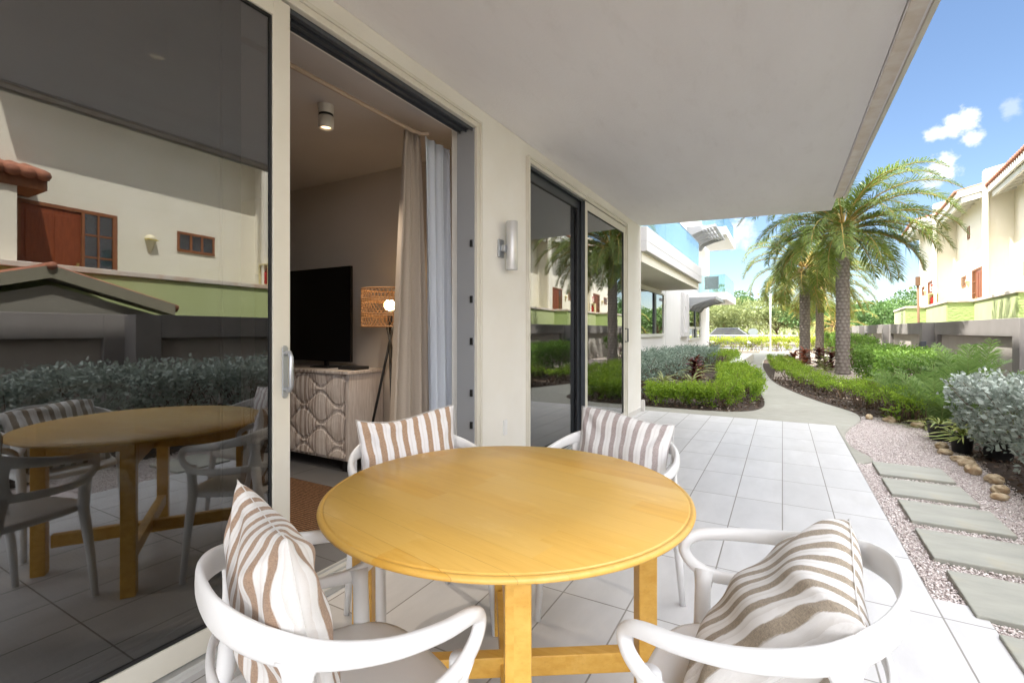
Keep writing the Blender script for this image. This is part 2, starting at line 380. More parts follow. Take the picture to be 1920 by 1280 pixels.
def near_grav(n):
    y = 1.6 + (8.7 - 1.6) * RNG.uniform(0, 1, n) ** 1.25
    x = RNG.uniform(.6, 1.75, n); k = ~((y < 2.93) & (x < .785)) & (x > .615)
    pr = np.interp(y, [p[1] for p in pathR[6:50]], [p[0] for p in pathR[6:50]]); k &= ~((y > 5.58) & (x < pr + .01))
    k &= x < np.interp(y, [1, 4, 6, 7, 8.0, 8.8], [1.6, 1.55, 1.6, 1.62, 1.6, 1.25]) + RNG.normal(0, .03, n)
    return np.stack([x[k], y[k]], 1)
pebbles(90000, near_grav, -.012, m_peb, 'gravel', .004, .0095)
m_chip = leafmat('bark_chip', (.05, .03, .02), (.16, .105, .07), 0, .9, (.34, .29, .24))
def chips(n, fn, name):
    P = fn(n); n = len(P); P3 = np.concatenate([P, RNG.uniform(-.012, .02, (n, 1))], 1)
    D = RNG.normal(0, 1, (n, 3)); D[:, 2] *= .25
    V, F = leaves(P3, D, .055, .022, .15, .1); ob = npmesh(name, V, F, m_chip, var=RNG.uniform(0, 1, n)); ob['kind'] = 'stuff'
def mulch_right(n):
    y = RNG.uniform(2, 15, n); x = RNG.uniform(-.4, 3.2, n)
    pr = np.interp(y, [p[1] for p in pathR[30:]], [p[0] for p in pathR[30:]])
    k = np.where(y < 8.9, x > np.interp(y, [2, 7, 8, 8.9], [1.62, 1.62, 1.6, 1.1]), x > pr + .03)
    return np.stack([x[k], y[k]], 1)
chips(16000, mulch_right, 'mulch')
def mulch_left(n):
    y = RNG.uniform(8.1, 14, n); x = RNG.uniform(-2.6, -.3, n)
    pl = np.interp(y, [p[1] for p in pathL[10:]], [p[0] for p in pathL[10:]]); k = (x < pl - .03) & ~((y < 8.32) & (x > -.6))
    return np.stack([x[k], y[k]], 1)
chips(5000, mulch_left, 'mulch')

# stepping slabs
labels = ['farthest grey stone stepping slab, beside the tip of the path', 'second farthest stone stepping slab in the gravel', 'third stone stepping slab, with a yellowish stain, in the gravel', 'fourth stone stepping slab, second nearest whole slab beside the patio edge', 'largest looking stone stepping slab, touching the corner of the tiled landing', 'nearest stone stepping slab, cut off by the frame beside the tiled landing']
for i, (y1, dx) in enumerate(((5.64, 0), (5.06, -.01), (4.47, .0), (3.87, -.015), (3.27, .0), (2.68, .03))):
    x0 = .735 + dx; b = MB(); b.prism([(x0, y1 - .455), (x0 + .50, y1 - .46), (x0 + .505, y1), (x0 + .004, y1 + .004)], 'z', -.03, .016)
    o = b.build('stepping_stone', m_slate, o=(x0 + .25, y1 - .25, 0), bevel=.006); o.location = (x0 + .25, y1 - .25, 0)
    tag(o, labels[i], 'stepping stone', 'stone slabs laid in the gravel')

# ------------------------------------------------------------------ our building
bld = thing('apartment_building', 'cream plastered apartment building with sliding glass doors opening onto the tiled patio', 'building', (W, 3, 0))
BO = (W, 3, 0)
XI = W - .24
b = MB()
b.box(XI, W, -7, -.12, 0, 2.868); b.box(XI, W, 2.915, 3.648, 0, 2.868); b.box(XI, W, 6.664, 7.5, 0, 2.868)
b.box(XI, W, -.12, 2.915, 2.752, 2.868); b.box(XI, W, 3.648, 6.664, 2.752, 2.868)
b.box(-9, XI, 7.26, 7.5, 0, 2.868)
b.build('wall', m_wall, bld, BO)
b = MB(); b.box(-9, .535, -9, 7.42, 2.87, 3.15); b.box(.54, .64, -9, 6.985, 2.862, 3.15); b.build('patio_roof', m_ceil, bld, BO)
b = MB(); b.prism([(-1.9, 7.42), (-1.9, 7.44), (.575, 7.74), (.575, 7.0), (.535, 7.0), (.535, 7.42)], 'z', 2.87, 3.15); b.build('roof_end', m_ceil, bld, BO)
b = MB(); b.box(.545, .625, -9, 6.98, 2.852, 2.862); b.build('drip_strip', m_drip, bld, BO)
b = MB(); b.box(.64, .665, -9, 7.0, 2.84, 3.2); b.build('roof_edge_trim', m_frame, bld, BO)
b = MB(); b.box(W, W + .012, 6.70, 7.52, 0, .07); b.box(W - .3, W - .002, 7.5, 7.52, 0, .17); b.box(W, W + .05, 7.5, 7.56, -.05, .17); b.build('skirting', M('skirting_tile', (.60, .58, .55), .5), bld, BO)
# upper storeys (they shade the garden)
b = MB(); b.box(-14, W, -9, 7.4, 3.16, 11.2); b.build('upper_storeys', m_wall, bld, BO)
b = MB()
for z in (6.1, 9.2): b.box(W, .64, -9, 7.4, z, z + .3)
b.box(-14, .64, -9, 8.4, 11.2, 11.5); b.build('upper_slab', m_ceil, bld, BO)
# rooms
b = MB(); b.box(-7.2, -7.0, -4, 3.6, 0, 2.78); b.box(-7.0, XI - .001, 3.40, 3.50, 0, 2.78); b.box(-7.0, XI - .001, -4.2, -4.0, 0, 2.78); b.build('living_room_wall', m_room, bld, BO)
b = MB(); b.box(-7.2, XI - .001, -4.2, 7.2, 2.78, 2.86); b.build('room_ceiling', m_roomceil, bld, BO)
b = MB(); b.box(-7.2, XI + .12, -4.2, 7.2, -.1, -.004); b.build('room_floor', m_tile_in, bld, BO)
b = MB(); b.box(-6.2, -6.0, 3.5, 7.2, 0, 2.78); b.box(-6.0, XI - .001, 7.1, 7.2, 0, 2.78); b.build('bedroom_wall', m_room, bld, BO)

def sliding_door(y0, y1, zt, panels, name):
    fr = MB()
    t = .05; xo = W + .022; xi = W - .15
    fr.box(xi, xo, y0, y0 + t, 0, zt); fr.box(xi, xo, y1 - t, y1, 0, zt); fr.box(xi, xo, y0 + t, y1 - t, zt - t, zt)
    # raised outer lip
    fr.box(xo, xo + .014, y0, y0 + .018, 0, zt); fr.box(xo, xo + .014, y1 - .018, y1, 0, zt); fr.box(xo, xo + .014, y0 + .018, y1 - .018, zt - .018, zt)
    d = fr.build('sliding_door', m_frame, bld, BO, bevel=.003)
    tr = MB(); tr.box(xi, xo + .03, y0 + t, y1 - t, 0, .018)
    for x in (xo + .022, W - .018, W - .072, W - .125): tr.box(x, x + .006, y0 + t, y1 - t, .017, .03)
    tr.build('door_track', M('sill_aluminium', (.50, .50, .48), .4), d, BO)
    tr = MB(); tr.box(xi, W - .01, y0 + t, y1 - t, zt - t - .004, zt - t - .001)
    for x in (W - .018, W - .072, W - .125): tr.box(x, x + .006, y0 + t, y1 - t, zt - t - .022, zt - t - .003)
    tr.build('head_track', m_dark, d, BO)
    return d
d1 = sliding_door(-.12, 2.915, 2.752, None, 'sliding_door')
d2 = sliding_door(3.648, 6.664, 2.752, None, 'sliding_door')
def panel(door, y0, y1, x, st, mat, z0=.03, z1=2.69, rail=.10, dark_edge=None):
    b = MB(); h = .02
    b.box(x - h, x + h, y0, y0 + st, z0, z1); b.box(x - h, x + h, y1 - st, y1, z0, z1)
    b.box(x - h, x + h, y0 + st, y1 - st, z0, z0 + rail); b.box(x - h, x + h, y0 + st, y1 - st, z1 - .085, z1)
    b.build('panel_frame', mat, door, BO, bevel=.002)
    s = MB(); e = .008
    for (a, c, p, q) in ((y0 + st, y0 + st + e, z0 + rail, z1 - .085), (y1 - st - e, y1 - st, z0 + rail, z1 - .085)): s.box(x - .012, x + .012, a, c, p, q)
    s.box(x - .012, x + .012, y0 + st + e, y1 - st - e, z0 + rail, z0 + rail + e); s.box(x - .012, x + .012, y0 + st + e, y1 - st - e, z1 - .085 - e, z1 - .085)
    s.build('glazing_seal', m_seal, door, BO)
    g = MB(); g.box(x - .004, x + .004, y0 + st + .004, y1 - st - .004, z0 + rail + .004, z1 - .089); g.build('glass_pane', m_glass, door, BO)
XO = W - .005; XN = W - .075
panel(d1, -.07, 1.374, XO, .082, m_frame, rail=.09)
panel(d1, -.065, 1.195, XN, .075, m_dark)
panel(d2, 3.70, 5.10, XN, .10, m_dark)
panel(d2, 5.035, 6.61, XO, .075, m_frame, rail=.09)
# dark inner cheek on the jamb side and lock keepers
b = MB(); b.box(W - .15, W - .001, 2.857, 2.864, .03, 2.7); b.build('jamb_channel', M('grey_jamb', (.30, .31, .325), .5), d1, BO)
for z in (.55, .78, 1.15, 1.45, 1.85): b = MB(); b.box(W - .03, W - .012, 2.845, 2.856, z, z + .05); b.build('lock_keeper', m_black, d1, BO)
b = MB(); b.box(W - .03, W + .0155, 5.027, 5.034, .03, 2.69); b.build('panel_edge', m_dark, d2, BO)
# handles
b = MB(); y = 1.345
b.prism([(y - .013 + .026 * t, z) for t, z in ((0, .965), (.3, .955), (.7, .955), (1, .965), (1, 1.175), (.7, 1.185), (.3, 1.185), (0, 1.175))], 'x', W + .016, W + .024)
b.tube([(W + .022, y, 1.15), (W + .05, y, 1.155), (W + .062, y, 1.135), (W + .062, y, 1.01), (W + .05, y, .99), (W + .022, y, .995)], .0105, 10)
b.build('door_handle', m_handle, d1, BO, bevel=.002)
b = MB(); y = 6.585
b.tube([(W + .016, y, 1.28), (W + .055, y, 1.28), (W + .055, y, 1.10), (W + .016, y, 1.10)], .009, 4, smooth=False); b.build('door_handle', m_dark, d2, BO)

# wall lamp, outlet
lamp = thing('wall_lamp', 'brushed steel cylinder wall lamp between the two sliding doors', 'wall lamp', (W, 3.31, 1.9)); LO = (W, 3.31, 1.9)
b = MB(); b.lathe([(.044, 0), (.046, .004), (.046, .376), (.044, .38), (.036, .38), (.034, .32)], (W + .075, 3.275, 1.725), 28); b.build('lamp_tube', M('satin_aluminium', (.60, .60, .60), .42, metal=.55), lamp, LO)
b = MB(); b.box(W, W + .014, 3.18, 3.255, 1.82, 1.96); b.box(W + .014, W + .05, 3.20, 3.28, 1.865, 1.915); b.build('back_plate', m_handle, lamp, LO, bevel=.003)
b = MB(); b.box(W, W + .010, 3.262, 3.318, .425, .545); b.box(W + .010, W + .014, 3.268, 3.312, .432, .538)
o = b.build('wall_socket', m_white, None, (W, 3.29, .485), bevel=.003); o.location = (W, 3.29, .485); tag(o, 'small white blank wall plate low on the wall below the steel lamp', 'wall plate')

# ------------------------------------------------------------------ interior furniture
def spot(x, y, label):
    t = thing('ceiling_spotlight', label, 'ceiling light', (x, y, 2.78), 0, 'cylinder spotlights on the living room ceiling')
    b = MB(); b.lathe([(.05, 0), (.05, -.06), (.046, -.062), (.046, -.078), (.05, -.08), (.05, -.155), (.047, -.158), (.038, -.158), (.034, -.14)], (0, 0, 0), 28, cap=False); b.build('housing', M('spot_white', (.7, .66, .6), .4), t)
    b = MB(); b.lathe([(.0465, -.061), (.0468, -.079)], (0, 0, 0), 28, cap=False); b.build('gap_ring', m_black, t)
    if 'spot_glow' not in MATS:
        a = Nt('spot_glow'); e = a.n('ShaderNodeEmission'); e.inputs[0].default_value = (1, .68, .38, 1); e.inputs[1].default_value = 1.2; MATS['spot_glow'] = a.fin(e.outputs[0])
    b = MB(); b.lathe([(.001, -.146), (.034, -.146)], (0, 0, 0), 20, cap=False); b.build('lens', MATS['spot_glow'], t)
    lamp_light('SPOT', (0, 0, -.165), 30, (1, .86, .70), t, spot_size=R(95), spot_blend=.6, shadow_soft_size=.03)
def lamp_light(kind, loc, e, col, parent, **k):
    l = bpy.data.lights.new('bulb_light', kind); l.energy = e; l.color = col
    for a, b in k.items(): setattr(l, a, b)
    o = bpy.data.objects.new('bulb_light', l); COL.objects.link(o); o.parent = parent; o.location = loc; return o
spot(-2.70, 2.22, 'white cylinder spotlight on the ceiling in the open doorway, beside the curtain')
spot(-2.75, 1.23, 'white cylinder spotlight on the ceiling seen dimly through the closed glass panel')

def rib_board():
    X0, X1, Z0, Z1 = -5.05, -3.34, .13, .86
    nx, nz = 330, 150
    xs = np.linspace(X0, X1, nx); zs = np.linspace(Z0, Z1, nz); XX, ZZ = np.meshgrid(xs, zs)
    rib = np.abs(np.sin(np.pi * (XX - X0) / .0185)) ** .5
    lvl = np.zeros_like(XX); best = np.full_like(XX, 9.)
    for k in range(-2, 8):
        zc = .02 + k * .163 + -.060 * np.cos(2 * np.pi * (np.floor((XX - X0) / .0185) * .0185) / .46 + k * math.pi)
        d = np.abs(ZZ - zc - Z0); best = np.minimum(best, d)
    lvl = np.where(best < .018, -.010, 0) + np.clip((best - .02) / .07, 0, 1) * .007
    Y = 2.955 - rib * .010 - lvl
    V = np.stack([XX, Y, ZZ], -1).reshape(-1, 3); idx = np.arange(nx * nz).reshape(nz, nx)
    F = np.stack([idx[:-1, :-1], idx[:-1, 1:], idx[1:, 1:], idx[1:, :-1]], -1).reshape(-1, 4)
    return V, F
sb = thing('sideboard', 'whitewashed wooden sideboard with carved ribbed wave front under the television', 'sideboard', (-4.2, 3.16, 0)); SO = (-4.2, 3.16, 0)
def washed():
    a = Nt('whitewashed_timber'); o = a.obj()
    f = a.rng(a.noise(a.mapv(o, (40, 40, 3)), 2, 5), .35, .65); c = a.mix(f, (.36, .275, .225), (.64, .57, .52)); sp = a.n('ShaderNodeSeparateXYZ'); a.l(o, sp.inputs[0])
    wv = a.n('ShaderNodeTexWhiteNoise'); wv.noise_dimensions = '1D'; a.l(a.math('FLOOR', a.math('DIVIDE', a.math('ADD', sp.outputs[0], .85), .0185)), wv.inputs['W'])
    c = a.mix(a.math('MULTIPLY', wv.outputs['Value'], .6), c, (.80, .76, .73)); c = a.mix(a.rng(wv.outputs['Value'], 0, .3, .55, 0), c, (.20, .14, .11))
    return a.fin(a.pbsdf(c, .75, 0, .3, a.bump(a.noise(a.mapv(o, (30, 30, 2)), 4, 4), .3, .004)))
m_wash = washed()
V, F = rib_board(); npmesh('carved_front', V, F, m_wash, sb, SO)
b = MB(); b.box(-5.08, -3.31, 2.962, 3.38, .10, .865); b.build('carcass', m_wash, sb, SO, bevel=.004)
b = MB(); b.box(-5.10, -3.29, 2.93, 3.39, .867, .895); b.build('top', m_wash, sb, SO, bevel=.004)
for x in (-5.0, -3.42):
    b = MB(); b.box(x, x + .06, 2.99, 3.05, 0, .10); b.build('leg', m_black, sb, SO)
tv = thing('television', 'large black flat television standing on the carved sideboard', 'television', (-4.2, 3.2, .895)); TO = (-4.2, 3.2, .895)
b = MB(); b.box(-5.0, -3.52, 3.17, 3.20, .955, 1.86); b.build('screen', M('tv_black_glass', (.004, .004, .005), .08), tv, TO, bevel=.004)
b = MB(); b.box(-4.0, -3.75, 3.10, 3.27, .8955, .91); b.box(-3.9, -3.86, 3.185, 3.21, .91, .955); b.build('stand', m_black, tv, TO)
b = MB(); b.box(-3.55, -3.33, 3.05, 3.22, .8955, .925); o = b.build('media_box', m_black, None, (-3.44, 3.13, .8955), bevel=.004); o.location = (-3.44, 3.13, .8955); tag(o, 'flat black media box on the right end of the sideboard top', 'media box')
# floor lamp
fl = thing('floor_lamp', 'lit tripod floor lamp with woven rattan drum shade beside the curtain', 'floor lamp', (-2.92, 3.06, 0)); FO = (-2.92, 3.06, 0)
cx, cy = -2.92, 3.06
def rattan():
    s = MB(); r = .235; z0, z1 = 1.285, 1.60
    def ring(z, rad, th): s.tube([(cx + rad * math.cos(a), cy + rad * math.sin(a), z) for a in np.linspace(0, 2 * math.pi, 41)[:-1]], th, 5, closed=True)
    for z in (z0, z0 + .09, z0 + .105, z1 - .10, z1 - .085, z1): ring(z, r, .006)
    n = 46
    for k in range(n):
        for sg in (1, -1):
            p = []
            for j in range(13):
                t = j / 12; a = 2 * math.pi * (k / n) + sg * .16 * math.sin(t * math.pi * 2); p.append((cx + r * math.cos(a), cy + r * math.sin(a), z0 + (z1 - z0) * t))
            s.tube(p, .003, 4, cap=False)
    return s
rattan().build('lamp_shade', M('rattan_cane', (.42, .22, .09), .6, (.30, .14, .05), 20), fl, FO)
a_ = Nt('bulb_glow'); e_ = a_.n('ShaderNodeEmission'); e_.inputs[0].default_value = (1, .70, .34, 1); e_.inputs[1].default_value = 9; m_bulb = a_.fin(e_.outputs[0])
b = MB(); b.lathe([(.05 * math.sin(t), -.05 * math.cos(t)) for t in np.linspace(.05, 3.09, 12)], (cx, cy, 1.47), 16); b.build('bulb', m_bulb, fl, FO)
lamp_light('POINT', (0, 0, 1.47), 5, (1, .62, .30), fl, shadow_soft_size=.052)
b = MB(); b.tube([(cx, cy, 1.27), (cx, cy, 1.42)], .02, 10); b.build('lamp_holder', m_black, fl, FO)
for k, a in enumerate((200, 320, 80)):
    a = R(a); b = MB(); b.tube([(cx - .03 * math.cos(a), cy - .03 * math.sin(a), 1.30), (cx + .26 * math.cos(a), cy + .26 * math.sin(a), 0)], .011, 8); b.build('leg', m_black, fl, FO)
# curtains
def drape(name, x, y0t, y1t, y0b, y1b, z0, z1, folds, amp, mat, label, cat, ph=0., flare=1.0):
    nu, nv = folds * 14, 26; V = []
    for j in range(nv):
        t = j / (nv - 1); z = z1 + (z0 - z1) * t
        q = t ** .8
        for i in range(nu):
            u = i / (nu - 1); y = (y0t + (y0b - y0t) * q) * (1 - u) + (y1t + (y1b - y1t) * q) * u
            a = amp * (.55 + .6 * t) * (math.sin(u * folds * 2 * math.pi + ph + .5 * math.sin(3 * t)) + .3 * math.sin(u * folds * 4.7 * math.pi + 2 * t))
            V.append((x + a, y + .35 * amp * math.cos(u * folds * 2 * math.pi + ph), z))
    idx = np.arange(nu * nv).reshape(nv, nu); F = np.stack([idx[:-1, :-1], idx[:-1, 1:], idx[1:, 1:], idx[1:, :-1]], -1).reshape(-1, 4)
    o = npmesh(name, V, F, mat, None, (x, (y0b + y1b) / 2, z0), smooth=True); o.location = (x, (y0b + y1b) / 2, z0)
    sd = o.modifiers.new('thick', 'SOLIDIFY'); sd.thickness = .003
    tag(o, label, cat); return o
def linen(name, c1, c2):
    a = Nt(name); o = a.obj(); f = a.math('MULTIPLY_ADD', a.noise(a.mapv(o, (120, 120, 900)), 1, 3), .5, a.math('MULTIPLY', a.noise(a.mapv(o, (900, 900, 90)), 1, 3), .5))
    c = a.mix(a.rng(f, .35, .65), c1, c2); p = a.pbsdf(c, .9, 0, .2, a.bump(f, .25, .002)); t = a.n('ShaderNodeBsdfTranslucent'); a.l(c, t.inputs[0])
    mx = a.n('ShaderNodeMixShader'); mx.inputs[0].default_value = .25; a.l(p, mx.inputs[1]); a.l(t.outputs[0], mx.inputs[2]); return a.fin(mx.outputs[0])
m_linen = linen('beige_linen', (.44, .37, .30), (.52, .45, .38)); m_sheer = linen('pale_blue_lining', (.58, .62, .70), (.66, .70, .76))
drape('curtain', -2.30, 2.55, 2.70, 2.36, 2.78, .02, 2.66, 3, .045, m_linen, 'beige linen curtain gathered at the right side of the open doorway', 'curtain')
drape('curtain_lining', -2.235, 2.68, 2.97, 2.74, 2.99, .02, 2.64, 3, .022, m_sheer, 'pale blue curtain lining hanging between the beige curtain and the door jamb', 'curtain', 1.)
drape('curtain', -2.40, 3.72, 4.30, 3.72, 4.35, .02, 2.7, 6, .035, m_sheer, 'pale curtain hanging behind the fixed glass of the farther sliding door', 'curtain', .4)
rod = MB(); rod.tube([(-2.27, -.3, 2.655), (-2.27, 2.60, 2.655), (-2.24, 2.66, 2.652), (-2.19, 2.68, 2.65)], .014, 10); o = rod.build('curtain_rod', M('tan_rod', (.36, .27, .20), .5), None, (-2.27, 1.2, 2.655)); o.location = (-2.27, 1.2, 2.655); tag(o, 'tan curtain rod running under the living room ceiling', 'curtain rod')
# rug
def rugmat():
    a = Nt('braided_jute'); o = a.obj(); v = a.n('ShaderNodeTexWave'); v.bands_direction = 'Y'; v.inputs['Scale'].default_value = 14; v.inputs['Distortion'].default_value = 2.5; v.inputs['Detail'].default_value = 3; v.inputs['Detail Scale'].default_value = 6; a.l(o, v.inputs[0])
    n = a.noise(a.mapv(o, (1, 2.5, 1)), 55, 3); f = a.math('ADD', a.math('MULTIPLY', v.outputs['Fac'], .5), a.math('MULTIPLY', n, .6))
    c = a.mix(a.rng(f, .3, .85), (.055, .026, .014), (.25, .14, .075))
    return a.fin(a.pbsdf(c, .9, 0, .2, a.bump(f, 1, .012)))
b = MB(); b.box(-5.4, -2.38, .55, 2.62, .0, .014); o = b.build('jute_rug', rugmat(), None, (-3.9, 1.6, 0), bevel=.005); o.location = (-3.9, 1.6, 0); tag(o, 'brown braided jute rug on the living room floor inside the open doorway', 'rug')
# wooden armchair behind the closed panel
ac = thing('lounge_chair', 'cane armchair with white cushions seen through the closed glass panel', 'armchair', (-3.25, 1.35, 0), R(-60)); m_cane = M('orange_cane', (.38, .16, .055), .5, (.28, .10, .03), 12)
for sx in (-1, 1):
    b = MB(); b.tube([(sx * .3, .30, 0), (sx * .31, .28, .38), (sx * .33, .22, .56), (sx * .33, -.05, .60), (sx * .31, -.30, .62)], .02, 8); b.tube([(sx * .31, -.30, .9), (sx * .31, -.30, .35), (sx * .3, -.36, 0)], .02, 8); b.build('side_frame', m_cane, ac)
b = MB(); b.box(-.29, .29, -.28, .3, .32, .45); b.build('seat_cushion', m_white, ac, bevel=.05, segs=4)
b = MB(); b.box(-.28, .28, -.33, -.2, .45, .88); b.build('back_cushion', m_white, ac, bevel=.05, segs=4)
b = MB(); b.tube([(-.31, -.30, .9), (0, -.34, .93), (.31, -.30, .9)], .02, 8); b.build('top_rail', m_cane, ac)

# ------------------------------------------------------------------ dining table
TX, TY = -.77, 1.335
tb = thing('dining_table', 'round honey coloured wooden table with moulded rim and crossed stretchers', 'table', (TX, TY, 0))
def tablewood(name, planks=True, rot=0.2):
    a = Nt(name); o = a.mapv(a.obj(), rot=(0, 0, rot)); sp = a.n('ShaderNodeSeparateXYZ'); a.l(o, sp.inputs[0])
    v = a.math('DIVIDE', sp.outputs[1], .082); row = a.math('FLOOR', v)
    wr = a.n('ShaderNodeTexWhiteNoise'); wr.noise_dimensions = '1D'; a.l(row, wr.inputs['W'])
    u = a.math('ADD', a.math('DIVIDE', sp.outputs[0], .42), a.math('MULTIPLY', wr.outputs['Value'], 7.3)); colm = a.math('FLOOR', u)
    cv = a.n('ShaderNodeCombineXYZ'); a.l(row, cv.inputs[0]); a.l(colm, cv.inputs[1])
    wc = a.n('ShaderNodeTexWhiteNoise'); wc.noise_dimensions = '3D'; a.l(cv.outputs[0], wc.inputs[0])
    off = a.n('ShaderNodeVectorMath', operation='MULTIPLY_ADD'); a.l(wc.outputs['Color'], off.inputs[0]); off.inputs[1].default_value = (5, 5, 5); a.l(o, off.inputs[2])
    g1 = a.noise(a.mapv(off.outputs[0], (1.3, 14, 14)), 2.4, 6, .6); g2 = a.noise(a.mapv(off.outputs[0], (4, 90, 90)), 2, 3)
    c = a.mix(a.rng(g1, .32, .68), (.59, .315, .045), (.70, .415, .085))
    if planks: c = a.mix(wc.outputs['Value'], c, (.67, .42, .11))
    c = a.mix(a.rng(g2, .58, .8, 0, .35), c, (.40, .19, .03))
    wear = a.rng(a.noise(a.mapv(o, (2, 6, 2)), 2.2, 5, .65), .6, .78, 0, .5); c = a.mix(wear, c, (.80, .56, .20))
    h = g2
    if planks:
        fr = a.math('FRACT', v); d = a.math('SUBTRACT', .5, a.math('ABSOLUTE', a.math('SUBTRACT', fr, .5)))
        seam = a.rng(d, .003, .011, 1, 0); seam = a.math('MULTIPLY', seam, a.rng(wr.outputs['Value'], .45, .55)); c = a.mix(a.math('MULTIPLY', a.rng(a.n('ShaderNodeSeparateColor') and wc.outputs['Value'], 0, .35, .22, 0), 1.0), c, (.56, .27, .035)); c = a.mix(a.math('MULTIPLY', seam, .6), c, (.26, .12, .02))
    r = a.math('MULTIPLY_ADD', g1, .10, .34)
    return a.fin(a.pbsdf(c, r, 0, .5, a.bump(h, .06, .002), Coat_Weight=.12, Coat_Roughness=.25))
m_twood = tablewood('honey_plank_wood'); m_tleg = tablewood('honey_solid_wood', False, 0)
prof = [(.0, .75), (.30, .75), (.5475, .75), (.5495, .7485), (.551, .746), (.5525, .7458), (.556, .7475), (.561, .7465), (.5655, .743), (.567, .7385), (.5655, .734), (.561, .7315), (.55, .7305), (.50, .7305)]
prof = [(max(r, .0001), z) for r, z in prof]
b = MB(); b.lathe(prof[::-1], (0, 0, 0), 128, cap=False)
top = b.build('tabletop', m_twood, tb)
b = MB(); b.lathe([(.5515, .7435), (.5525, .7452), (.5535, .7452), (.5545, .7462)], (0, 0, 0), 128, cap=False); b.build('rim_groove', M('dark_rim_wear', (.20, .10, .025), .6, (.42, .24, .06), 14), top)
ang0 = TH + R(3.5)   # legs on a cross, aligned as in the photo
A = [(.0, -1), (1, 0), (0, 1), (-1, 0)]
for (lx, ly) in A:
    d = Vector((math.cos(ang0) * lx - math.sin(ang0) * ly, math.sin(ang0) * lx + math.cos(ang0) * ly, 0)); s = Vector((-d.y, d.x, 0))
    b = MB(); c = d * .452 + Vector((0, 0, .365)); b.obox(c, d * .030, s * .030, (0, 0, .365)); b.build('leg', m_tleg, tb, bevel=.004)
for (d, z) in ((Vector((math.cos(ang0), math.sin(ang0), 0)), .185), (Vector((-math.sin(ang0), math.cos(ang0), 0)), .165)):
    s = Vector((-d.y, d.x, 0)); b = MB(); b.obox((0, 0, z), d * .405, s * .022, (0, 0, .032)); b.build('stretcher', m_tleg, tb, bevel=.003)
# slanted braces from the crossing to the underside
d = Vector((-math.sin(ang0), math.cos(ang0), 0)); dr = Vector((math.cos(ang0), math.sin(ang0), 0))
b = MB(); b.obox((0, 0, .67), dr * .42, d * .03, (0, 0, .0600)); b.obox((0, 0, .665), d * .42, dr * .029, (0, 0, .0645)); b.build('apron', m_tleg, tb, bevel=.003)

# ------------------------------------------------------------------ chairs
def sweep(b, pts, seg=14, closed=False, power=2.6):
    """pts: (x,y,z,w,h); w along the outward radial, h across"""
    n = len(pts); vs = []
    for i, p in enumerate(pts):
        P0 = Vector(pts[i - 1][:3]) if (closed or i > 0) else Vector(p[:3]); P1 = Vector(pts[(i + 1) % n][:3]) if (closed or i < n - 1) else Vector(p[:3])
        t = (P1 - P0).normalized(); out = Vector((p[0], p[1] + .0, 0)); out = out - t * out.dot(t); out.normalize(); n2 = t.cross(out)
        for k in range(seg):
            q = 2 * math.pi * k / seg; c, s_ = math.cos(q), math.sin(q)
            c = math.copysign(abs(c) ** (2 / power), c); s_ = math.copysign(abs(s_) ** (2 / power), s_)
            vs.append(Vector(p[:3]) + out * c * p[3] * .5 + n2 * s_ * p[4] * .5)
    fs = [(i * seg + k, i * seg + (k + 1) % seg, ((i + 1) % n) * seg + (k + 1) % seg, ((i + 1) % n) * seg + k) for i in range(n if closed else n - 1) for k in range(seg)]
    if not closed: fs += [tuple(range(seg))[::-1], tuple(range((n - 1) * seg, n * seg))]
    b.add(vs, fs, True)
